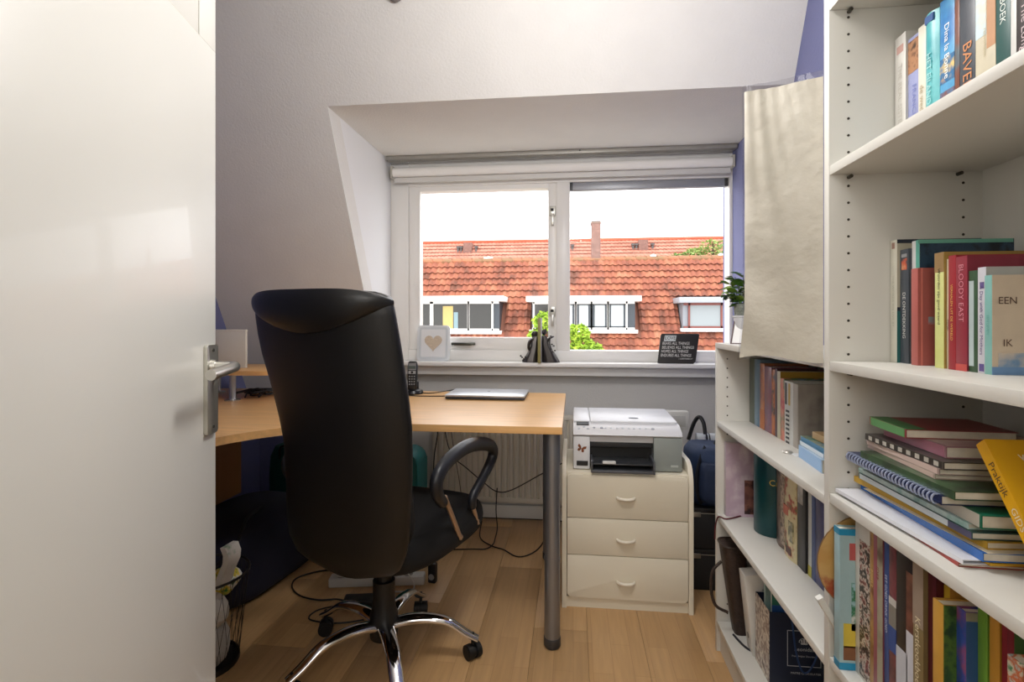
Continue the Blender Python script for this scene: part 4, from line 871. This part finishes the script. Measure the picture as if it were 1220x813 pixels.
book('green and blue booklet standing up out of the navy carrier bag', .560, 1.59, .1055, .012, .13, .262, '2f7f78', front='2a7f6a', patch=((0, 1, 'cfd6d0', .0, .5),), fpatch=((.3, .5, .80, .84, 'cfe0d8'), (.0, 1, .0, .80, '2f5a9c')), group=None)
book('pale teal booklet behind the green one in the navy carrier bag', .553, 1.62, .1055, .012, .12, .268, '8fb0ac')

# plate on a stand between side panel and picture book
plt = thing('decorative_plate', 'round orange fruit-painted plate on edge beside the pale blue book', 'plate', (.552, 1.0775, .573), (PI / 2, 0, 0))
PM = Matrix.Translation((0, .092, 0))
MB().lathe([(0, .0), (.055, .0), (.088, -.004), (.0925, -.006), (.0925, -.0075), (.086, -.006), (.054, -.0025), (0, -.0025)][::-1], seg=40, M=PM @ Matrix.Diagonal((1, 1, -1, 1))).build('plate_body', printed(['d0a05c', 'd8ae6c', 'd8b070', 'b0583c'], 14), plt)
rm = MB(); rm.tube([(.0925 * math.cos(2 * PI * i / 40), .092 + .0925 * math.sin(2 * PI * i / 40), .0065) for i in range(41)], .0012, 6); rm.build('plate_rim', mat('9a7a54', .3, .4), plt)
pst = thing('plate_stand', 'small white strip stand holding the orange plate', 'stand', (.484, 1.070, .482))
MB().prism([(-.026, .112), (-.016, .118), (.016, .060), (.06, .0), (.0505, .0), (.006, .058)], 1, -.004, .010).build('stand_arm', mat('d9d7d0', .45), pst)

# pile on the shelf above
G = 'papers and notebooks piled on the tall bookcase shelf'
Zs = .793
flat('dark magazine with red and green edge at the very bottom of the pile', .510, .775, Zs, .005, .21, .290, printed(['3a2a20', 'a0342c', '24503a', 'b09a4a'], 6), -2, None, G, 'magazine', 'magazine')
wf_ = thing('folder', 'large white folder near the bottom of the pile', 'folder', (.512, .770, .7985), (0, 0, math.radians(3.5)), G)
MB().box(0, .22, 0, .305, 0, .0012).box(0, .22, 0, .305, .0050, .0062).box(0, .001, 0, .305, .0012, .0050).build('folder_cover', mat('e3e4ea', .35), wf_)
bx('yellow_tab', mat('d9a62a', .4), wf_, .03, .20, -.006, .06, .0013, .0048)
flat('glossy blue plastic folder in the lower part of the pile', .533, .765, .8052, .012, .215, .31, mat('1f64b4', .25), -1, None, G, 'folder', 'folder')
ypf = flat('yellow cardboard folder with protruding papers in the pile', .545, .775, .8176, .010, .20, .31, 'dba92c', 3, None, G, 'folder', 'folder')
bx('loose_paper', mat('ddd2bc', .7), ypf, -.008, .1, -.012, .26, -.0004, .0)
mgz = flat('magazine with a shiny white and grey spine in the pile', .530, .780, .828, .010, .205, .285, '2f5d5a', 0, 'd6dee0', G, 'magazine', 'magazine')
bx('spine_label', mat('565470', .4), mgz, -.0009, .0, .0, .045, .0005, .0095); text('JAARGIDS', .005, mat('e6e6ea', .5), mgz, frameM((-.0012, .10, .005), (0, -1, 0), (0, 0, 1)), .05)
flat('teal glossy magazine above the white-spined one', .532, .790, .8383, .008, .20, .28, printed(['5fa8a0', 'c9dcd8', '3f8a84'], 14), 0, None, G, 'magazine', 'magazine')
flat('thick paperback with a green cover edge in the middle of the pile', .535, .77, .8465, .018, .19, .24, '0f7a56', -2, 'cfcabe', G)
snb = flat('navy wire-bound notebook sticking out of the pile', .508, .805, .865, .013, .20, .255, '232c58', 0, None, G, 'notebook', 'notebook')
cz = MB()
for i in range(26):
    yy = .008 + i * .0094
    cz.tube([(.004, yy, .012), (-.003, yy + .001, .013), (-.0065, yy + .002, .0065), (-.003, yy + .003, .0), (.004, yy + .003, .001)], .0016, 5, smooth=2)
cz.build('wire_binding', mat('a9b4d0', .3, .5), snb); bx('back_sheet', mat('1f2a55', .5), snb, -.004, .0, .0, .255, .003, .0042)
flat('black and green paperback under the thin notebooks', .512, .785, .8785, .012, .18, .23, printed(['1c1f1c', '3f5a3c', '23241f'], 10), 1, None, G)
for i, (c_, l_, z_, t_) in enumerate((('b9a394', 'lowest of three thin pinkish-brown notebooks in the pile', .8907, .0075), ('a88f86', 'middle of three thin pinkish-brown notebooks in the pile', .8984, .009), ('4e4742', 'topmost dark-edged thin notebook of the three in the pile', .9076, .011))):
    b_ = flat(l_, .523 + .002 * i, .842 - .006 * i, z_, t_, .165, .20, c_, -3 + 2 * i, ('c9b0a4', 'd0b8ae', '34302c')[i], G, 'notebook', 'notebook')
    if i == 2: 
        for k_ in range(9): bx('edge_mark', mat('b8b4aa', .5), b_, -.0008, -.0003, .01 + k_ * .021, .02 + k_ * .021, .002, .009)
pk = flat('pink glossy binder with a pale cover near the top of the pile', .545, .853, .919, .017, .165, .165, 'b07c86', -1, mat('b5768a', .2), G, 'binder', 'binder')
bx('cover_picture', printed(['b48a90', 'c9b0ac', 'a87880'], 8), pk, .004, .16, .004, .16, .0171, .0175)
rdb = flat('red and green school book on top of the pile', .520, .905, .9366, .014, .155, .115, 'a03a3a', -3, '5a9a5c', G)
bx('spine_panel', mat('3f7a44', .4), rdb, -.0002, .03, -.0003, .115, .0141, .0144)
yl = thing('book', 'bright yellow book leaning against the pile at the right edge', 'book', (.528, .632, .8045), (math.radians(-37), 0, math.radians(0)), None)
YM = mat('dca51a', .35, noise=.04, scale=8)
MB().box(0, .15, 0, .0015, 0, .205).box(0, .15, .0165, .018, 0, .205).box(0, .0015, .0015, .0165, 0, .205).build('cover', YM, yl); bx('page_block', PAGE, yl, .0016, .147, .0016, .0164, .002, .203)
text('Praktijk', .010, mat('4a3c28', .5), yl, frameM((-.0003, .009, .155), (0, 0, -1), (0, -1, 0)), .05); text('GIDS', .009, mat('e6ddc6', .5), yl, frameM((-.0003, .009, .105), (0, 0, -1), (0, -1, 0)), .03)
for i, s_ in enumerate(('vragen', 'lezen', 'leren', 'weten')): text(s_, .012, mat('e9e0c6', .5), yl, frameM((.052 + i * .003, -.0004, .182 - i * .022), (1, 0, 0), (0, 0, 1)), .05)

book('thin olive-spined white book held upright between the two bronze bookends', -.1735, 2.875, .8965, .017, .12, .243, '9a9152', front='dcdbe0', patch=(), rz=math.radians(90))

# ------------------------------------------------------------------ plant and frame on the low bookcase
pt = thing('potted_plant', 'small green leafy plant in a white pot on the low bookcase', 'plant', (.562, 1.835, 1.048))
MB().lathe([(0, 0), (.024, 0), (.026, .003), (.036, .085), (.038, .087), (.038, .092), (.033, .092), (.031, .085), (0, .085)], seg=28).build('pot', mat('d3d4d6', .4), pt)
ip = MB(); ip.lathe([(0, .085), (.032, .085), (.036, .13), (.033, .13), (.031, .122), (0, .122)], seg=32); ip.build('inner_pot', mat('7a8076', .7, noise=.3, scale=60, bump=1, bscale=150), pt)
LF = [mat('4f7a2e', .45, noise=.2, scale=30), mat('8aa844', .45, noise=.2, scale=30), mat('34582a', .45)]
def leafmesh(m):
    b = MB(); P_ = [(0, 0, 0)]; 
    vs = []; prof_ = [(0, .0), (.2, .32), (.45, .5), (.75, .34), (1, 0)]
    for t_, w_ in prof_: vs += [(t_, -w_ * .62, -.12 * t_ * t_ + .06 * w_), (t_, 0, -.12 * t_ * t_), (t_, w_ * .62, -.12 * t_ * t_ + .06 * w_)]
    fs_ = []
    for i in range(4):
        a = i * 3; fs_ += [(a, a + 1, a + 4, a + 3), (a + 1, a + 2, a + 5, a + 4)]
    b.poly(vs, fs_); me = bpy.data.meshes.new('leaf'); bmesh.ops.recalc_face_normals(b.bm, faces=b.bm.faces); b.bm.to_mesh(me); b.bm.free(); me.materials.append(m)
    for p in me.polygons: p.use_smooth = True
    return me
LM = [leafmesh(m) for m in LF]; random.seed(11); st = MB()
for i in range(19):
    a = random.uniform(0, 2 * PI); R_ = random.uniform(.015, .065); zt = random.uniform(.15, .225)
    if i < 5: a = random.uniform(2.4, 4.2)
    p0 = Vector((.01 * math.cos(a), .01 * math.sin(a), .12)); p1 = Vector((R_ * .6 * math.cos(a), R_ * .6 * math.sin(a), zt * .9)); p2 = Vector((R_ * math.cos(a), R_ * math.sin(a), zt))
    st.tube([p0, p1, p2], .0012, 5, smooth=3)
    for k_ in range(6):
        t_ = .35 + .65 * k_ / 5; q0 = p0.lerp(p1, min(1, t_ * 1.3)) if t_ < .7 else p1.lerp(p2, (t_ - .7) / .3)
        lf = bpy.data.objects.new('leaf', LM[random.choice((0, 0, 1, 2))]); C.objects.link(lf); lf.parent = pt; lf.location = q0
        s1 = random.uniform(.028, .045); lf.scale = (s1, s1, s1); lf.rotation_euler = (random.uniform(-.5, .5), random.uniform(-.6, .5), a + random.uniform(-1.5, 1.5))
st.build('stem', mat('4a5a2a', .6), pt)
tf = thing('photo_frame', 'small dark photo frame with a white face leaning on the low bookcase top', 'frame', (.505, 1.80, 1.048), (math.radians(-28), 0, math.radians(-32)))
fm = MB()
for b_ in ((0, .004, 0, .085), (.076, .08, 0, .085), (.004, .076, 0, .004), (.004, .076, .081, .085)): fm.box(b_[0], b_[1], 0, .012, b_[2], b_[3])
fm.build('frame', mat('4a2a2e', .4), tf); bx('face', mat('ecebe8', .4), tf, .004, .076, .003, .006, .004, .081); bx('back', mat('2a2020', .6), tf, .004, .076, .006, .011, .004, .081)

# ------------------------------------------------------------------ hanging cloth
L_, R_ = Vector((.3525, 1.154)), Vector((.4835, 1.1015))
def cloth(z0, z1, ex, m, nm, parent, th, nx=26, nz=60, amp=.0035, off0=0):
    dv = (R_ - L_); nn = Vector((-dv.y, dv.x)).normalized(); vs = []; fs_ = []
    for sd in (0, 1):
        for j in range(nz + 1):
            for i in range(nx + 1):
                u_ = i / nx; v_ = j / nz; z_ = z0 + (z1 - z0) * v_
                sag = .006 * (1 - v_) * math.sin(3.1 * u_) ; e_ = .010 * max(0, .18 - v_) / .18 * (1 - u_)
                p = L_ + dv * ((u_ * (1 + 2 * ex) - ex) if u_ < .99 else 1.0); p = p - dv.normalized() * e_
                off = amp * (1 - u_) * (math.sin(9 * u_ + 4 * v_) + .6 * math.sin(23 * v_ + 7 * u_) + .5 * math.sin(41 * v_ * u_ + 3)) + sd * th + off0
                p = p + nn * off * (1 if u_ < .99 else 1)
                vs.append((p.x, p.y, z_ + .006 * math.sin(5 * u_) * (1 - v_) - .004 * (1 - u_) * v_))
    n_ = (nx + 1) * (nz + 1)
    def Q(i, j, s1): return s1 * n_ + j * (nx + 1) + i
    for s1 in (0, 1):
        for j in range(nz):
            for i in range(nx): fs_.append((Q(i, j, s1), Q(i + 1, j, s1), Q(i + 1, j + 1, s1), Q(i, j + 1, s1)))
    for j in range(nz): fs_ += [(Q(0, j, 0), Q(0, j + 1, 0), Q(0, j + 1, 1), Q(0, j, 1)), (Q(nx, j, 0), Q(nx, j + 1, 0), Q(nx, j + 1, 1), Q(nx, j, 1))]
    for i in range(nx): fs_ += [(Q(i, 0, 0), Q(i + 1, 0, 0), Q(i + 1, 0, 1), Q(i, 0, 1)), (Q(i, nz, 0), Q(i + 1, nz, 0), Q(i + 1, nz, 1), Q(i, nz, 1))]
    b = MB(); b.poly(vs, fs_); return b.build(nm, m, parent, ang=80)
hc = thing('hanging_cloth', 'cream cloth panel in clear plastic hanging beside the tall bookcase', 'wall hanging', (0, 0, 0))
cloth(1.045, 1.598, 0, mat('c6c0b2', .85, noise=.16, scale=7, c2='d2cdc1', bump=.8, bscale=26), 'cloth_panel', hc, .002)
FILM = glass_mat(.04, (.90, .90, .92, 1)); cloth(1.040, 1.612, .03, FILM, 'plastic_sleeve', hc, .0003, off0=.0045)
for ch_ in list(hc.children): ch_.data.transform(Matrix.Translation((-.42, -1.136, -1.045)))
hc.location = (.42, 1.136, 1.045)

# ------------------------------------------------------------------ across the street
def vary(cs, s=(3, 30), bump=0):
    m = bpy.data.materials.new('roof_tile'); m.use_nodes = True; n = m.node_tree; b = n.nodes['Principled BSDF']; b.inputs['Roughness'].default_value = .8
    g = n.nodes.new('ShaderNodeNewGeometry'); a = n.nodes.new('ShaderNodeTexNoise'); a.inputs['Scale'].default_value = s[0]; a.inputs['Detail'].default_value = 8
    n.links.new(g.outputs['Position'], a.inputs[0]); r = n.nodes.new('ShaderNodeValToRGB')
    at = n.nodes.new('ShaderNodeAttribute'); at.attribute_name = 'tone'
    ad_ = n.nodes.new('ShaderNodeMath'); ad_.operation = 'MULTIPLY_ADD'; ad_.inputs[1].default_value = .22
    n.links.new(at.outputs['Fac'], ad_.inputs[0]); n.links.new(a.outputs[0], ad_.inputs[2]); n.links.new(ad_.outputs[0], r.inputs[0])
    while len(r.color_ramp.elements) < len(cs): r.color_ramp.elements.new(.5)
    for i, c_ in enumerate(cs): r.color_ramp.elements[i].position = .42 + .55 * i / (len(cs) - 1); r.color_ramp.elements[i].color = col(c_)
    n.links.new(r.outputs[0], b.inputs[0]); return m
def tiles(x0, x1, ye, ze, yr, zr, pitch, rows_, m, parent, skip=(), amp=.06, nm='roof_tiles', K=5):
    V = []; Fc = []; tone = []; dy, dz = (yr - ye) / rows_, (zr - ze) / rows_; L = math.hypot(dy, dz); nx_, ny_ = 0, 0
    ny_, nz_ = -dz / L, dy / L; n = int((x1 - x0) / pitch); random.seed(5)
    for j in range(rows_):
        for i in range(n):
            xa = x0 + i * pitch + (j % 1) * pitch; cx_ = xa + pitch / 2; zc = ze + dz * (j + .5)
            if any(s0 < cx_ < s1 and z0 < zc < z1 for s0, s1, z0, z1 in skip): continue
            jit = random.uniform(-.006, .006); base = len(V); tn_ = random.random()
            for (yy, zz, lift) in ((ye + dy * j - dy * .15, ze + dz * j - dz * .15, .085), (ye + dy * (j + 1), ze + dz * (j + 1), .02), (ye + dy * j - dy * .15, ze + dz * j - dz * .15, .06)):
                for k_ in range(K + 1):
                    u_ = k_ / K; wv = amp * (.5 - .5 * math.cos(2 * PI * min(1, u_ * 1.25))) + lift + jit
                    V.append((xa + pitch * u_ * 1.0, yy + ny_ * wv, zz + nz_ * wv)); tone.append(tn_)
            for k_ in range(K):
                a = base + k_; Fc.append((a, a + 1, a + K + 2, a + K + 1)); Fc.append((a, a + 2 * K + 2, a + 2 * K + 3, a + 1))
    me = bpy.data.meshes.new(nm); me.from_pydata(V, [], Fc); me.materials.append(m)
    at = me.attributes.new('tone', 'FLOAT', 'POINT'); at.data.foreach_set('value', tone)
    o = bpy.data.objects.new(nm, me); C.objects.link(o); o.parent = parent; o['kind'] = 'stuff'; return o
T1 = vary(['6e4434', '905440', '9e6248', 'a87458', 'a08a70'], (1.6, 30))
T2 = vary(['ae6e5a', 'ba7c68', 'c48c78'], (.8, 30))
YE, ZE, YR, ZR = 18.35, .05, 21.0, 3.52
S1 = (YR - YE) / (ZR - ZE)
def yr_(z): return YE + (z - ZE) * S1
hs_ = thing('terraced_house', 'terraced house row with orange pantile roof and dormers across the street', 'house', (0, YE, 0))
off = Matrix.Translation((0, -YE, 0))
BRW = mat('8a5a48', .8, noise=.1, scale=3)
MB().prism([(YE + .1, -5), (YE + .1, ZE), (YR + .02, ZR - .05), (YR + 2.6, ZE), (YR + 2.6, -5)], 0, -11, 11, M=off).build('house_body', BRW, hs_)
DM = [(-8.5, -2.50, 'w'), (-1.55, 2.22, 'w'), (3.62, 8.6, 'b')]
skip = [(a, b, .68, 1.98) for a, b, _ in DM]
o_ = tiles(-10.8, 10.8, YE, ZE, YR, ZR, .226, 14, T1, hs_, skip); o_.data.transform(off)
rc = MB()
for i in range(54):
    xa = -10.8 + i * .4; rc.tube([(xa, YR - YE + .0, ZR + .02), (xa + .36, YR - YE, ZR + .0), (xa + .41, YR - YE, ZR + .015)], [.12, .12, .14], 8)
rc.build('ridge_tiles', vary(['8a6a4c', 'b06a4c', 'a0884c'], (2, 9)), hs_, kind='stuff')
WPT = mat('ece9e4', .5); DKF = mat('3a4046', .4); LEAD = mat('8a8e94', .5)
WG = mat('34332f', .12); CURT = mat('b9bfc0', .8, noise=.15, scale=30, stretch=(4, 1, .2))
def dormer(a, b, kind, zb, zt, wins, par=hs_):
    y0 = 18.78 - YE; body = MB().prism([(y0 + .02, zb), (y0 + .02, zt), (yr_(zt) - YE + .3, zt), (yr_(zb) - YE + .3, zb)], 0, a + .1, b - .1).build('dormer', LEAD if kind == 'b' else DKF, par)
    fc = mat('9a9ea4', .5) if kind == 'b' else WPT
    MB().box(a - .08, b + .08, y0 - .32, yr_(zt) - YE + .1, zt - .02, zt + .17, .01).build('fascia', fc, body)
    MB().box(a + .02, b - .02, y0 - .16, y0 + .2, zb - .12, zb + .0, .01).build('dormer_sill', mat('cfd0d0', .5) if kind == 'b' else WPT, body)
    FW = mat('7a4038', .5) if kind == 'b' else WPT
    fm_ = MB(); fm_.box(a + .12, b - .12, y0 - .06, y0 + .03, zb, zb + .07); fm_.box(a + .12, b - .12, y0 - .06, y0 + .03, zt - .10, zt)
    for (x0, x1, ty_) in wins:
        fm_.box(x0 - .06, x0, y0 - .06, y0 + .03, zb, zt); fm_.box(x1, x1 + .06, y0 - .06, y0 + .03, zb, zt)
    fm_.build('window_frame', FW, body)
    for (x0, x1, ty_) in wins:
        MB().box(x0, x1, y0 - .02, y0 + .0, zb + .06, zt - .08).build('pane', WG if ty_ != 'pale' else mat('8f9698', .4), body)
        if ty_ in 'dc' and kind == 'w':
            q_ = MB(); q_.box(x0, x0 + .07, y0 - .05, y0, zb + .06, zt - .08); q_.box(x1 - .07, x1, y0 - .05, y0, zb + .06, zt - .08); q_.box(x0, x1, y0 - .05, y0, zb + .06, zb + .12); q_.box(x0, x1, y0 - .05, y0, zt - .14, zt - .08)
            q_.build('casement', DKF, body)
        if ty_ == 'c': MB().box(x0 + .08, x1 - .08, y0 - .03, y0 - .021, zb + .13, zt - .15).build('curtain', CURT, body)
        if ty_ == 'b': MB().box(x0 + .35, x0 + .72, y0 - .03, y0 - .021, zb + .07, zt - .18).build('curtain', mat('b8a468', .8, noise=.2, scale=20, stretch=(6, 1, .2)), body); MB().box(x0 + .75, x1 - .35, y0 - .03, y0 - .021, zb + .07, zt - .4).build('curtain', mat('7f969c', .8), body)
    return body
dormer(-8.5, -2.50, 'w', .80, 1.86, [(-8.2, -6.4, 'b'), (-6.3, -5.12, 'p'), (-5.0, -3.75, 'b'), (-3.68, -2.88, 'p')])
dormer(-1.55, 2.22, 'w', .84, 1.84, [(-1.35, -.72, 'p'), (-.62, .05, 'c'), (.12, .60, 'c'), (.66, 1.17, 'c'), (1.22, 1.80, 'c')])
dormer(3.62, 8.6, 'b', .90, 1.78, [(3.95, 4.95, 'pale'), (5.35, 6.8, 'pale')])
# dark lead flashing panels beside the dormers
CH_BR = vary(['7a5a50', '9a7468', 'a88a7c'], (14, 30))
cy_ = MB().box(.70, 1.05, YR - YE - .1, YR - YE + .35, ZR - .3, 4.98, .01).build('chimney', CH_BR, hs_)
bj = MB()
for i in range(26): z_ = ZR + i * .06; bj.box(.697, 1.053, YR - YE - .103, YR - YE + .353, z_, z_ + .008)
bj.build('mortar_joints', mat('8e7e74', .9), cy_, kind='stuff'); MB().box(.68, 1.07, YR - YE - .12, YR - YE + .37, 4.93, 4.99, .01).build('chimney_cap', mat('8a7468', .8), cy_)
for x_, w_ in ((-3.35, .35), (3.05, .22), (5.55, .18)):
    MB().cyl((x_, YR - YE, ZR), (x_, YR - YE, ZR + .2), .05, seg=8).box(x_ - w_ / 2, x_ + w_ / 2, YR - YE - .08, YR - YE + .08, ZR + .1, ZR + .17).build('ridge_vent', mat('c9c6c0', .5), hs_)
h2 = thing('terraced_house', 'further terraced roof of paler orange tiles rising behind the first roof', 'house', (0, 29.5, 0))
MB().prism([(.1, -5), (.1, 1.6), (4.5, 6.15), (8.6, 1.6), (8.6, -5)], 0, -20, 20).build('house_body', BRW, h2)
tiles(-19.8, 19.8, 0, 1.55, 4.5, 6.22, .24, 20, T2, h2, amp=.03, K=3)
MB().tube([(-20, 4.5, 6.25), (0, 4.5, 6.25), (20, 4.5, 6.25)], .13, 8).build('ridge_tiles', vary(['b0563c', 'c87050'], (2, 9)), h2)
for x_ in (-6.65, 4.25, -.6):
    yb = 4.5 - 29.5 + 29.5; b_ = MB().box(x_ - .28, x_ + .28, 3.7, 4.3, 5.1, 6.12 if x_ != -.6 else 5.95, .01).build('chimney', CH_BR, h2)
    MB().box(x_ - .75, x_ + .75, 3.55, 3.75, 5.22, 5.30).build('flashing', mat('b9b0a8', .6), b_)
    p_ = MB()
    for dx in (-.62, -.42, .55): p_.cyl((x_ + dx, 3.8, 5.2), (x_ + dx, 3.8, 5.8), .07, seg=8).cyl((x_ + dx, 3.8, 5.8), (x_ + dx, 3.8, 5.9), .13, seg=8)
    p_.build('flue', mat('5c5a58', .6), b_)
# trees
def tree(label, loc, blobs, n, c_, s1, seed, trunk=None, ymid=0):
    t_ = thing('tree', label, 'tree', loc); random.seed(seed); V = []; Fc = []; tone = []
    for _ in range(n):
        bx_, by_, bz_, br_ = random.choice(blobs); d = Vector((random.gauss(0, 1), random.gauss(0, 1), random.gauss(0, 1))).normalized() * br_ * random.uniform(.5, 1) ** .5
        p = Vector((bx_, by_, bz_)) + Vector((d.x, d.y, d.z * .85)); u_ = Vector((random.gauss(0, 1), random.gauss(0, 1), random.gauss(0, .6))).normalized(); v_ = u_.orthogonal().normalized(); v_ = (Matrix.Rotation(random.uniform(0, 6.3), 3, u_) @ v_)
        s_ = s1 * random.uniform(.7, 1.3); b0 = len(V); V += [p - u_ * s_, p + v_ * s_ * .45, p + u_ * s_, p - v_ * s_ * .45]; Fc.append((b0, b0 + 1, b0 + 2, b0 + 3)); tone += [random.random()] * 4
    me = bpy.data.meshes.new('foliage'); me.from_pydata(V, [], Fc); me.materials.append(vary(c_, (.6, 9))); at = me.attributes.new('tone', 'FLOAT', 'POINT'); at.data.foreach_set('value', tone)
    o = bpy.data.objects.new('foliage', me); C.objects.link(o); o.parent = t_; o['kind'] = 'stuff'
    tk = MB(); tk.tube([(0, 0, -6 - loc[2] if trunk is None else trunk), (0, 0, blobs[0][2] - .5), (blobs[0][0], blobs[0][1], blobs[0][2])], [.12, .07, .02], 8, smooth=3)
    for b_ in blobs: tk.tube([(0, 0, blobs[0][2] - .9), (b_[0] * .6, b_[1] * .6, b_[2] - .3), (b_[0], b_[1], b_[2])], [.04, .03, .01], 6)
    tk.build('trunk', mat('5a4a34', .8), t_); return t_
tree('bright yellow-green leafy tree seen left of the window mullion and in the lower right pane', (-.35, 11, .2), [(-.25, 0, .92, .24), (-.42, 0, .62, .16), (.45, 0, .68, .24), (.55, 0, .40, .26), (.74, .1, .30, .24), (.40, -.1, .15, .42), (.95, .1, .1, .25), (-.3, 0, .2, .5), (1.6, .1, -.05, .25)], 3400, ['3f6a1c', '7fa02c', 'a8c23c', 'c9dc5a'], .055, 3)
tree('bushy green treetop showing above the front roof ridge at the right', (6.4, 25.5, 3.9), [(0, 0, .45, .7), (-.9, 0, .2, .5), (.9, 0, .3, .5), (-1.6, 0, .05, .4)], 1600, ['6a8a4a', '93a85c', 'b0bd7a'], .10, 4)
struct(MB().box(-40, 40, 4, 60, -6.2, -6).build('ground', mat('b5b1a8', .9)))
bpy.context.view_layer.update()
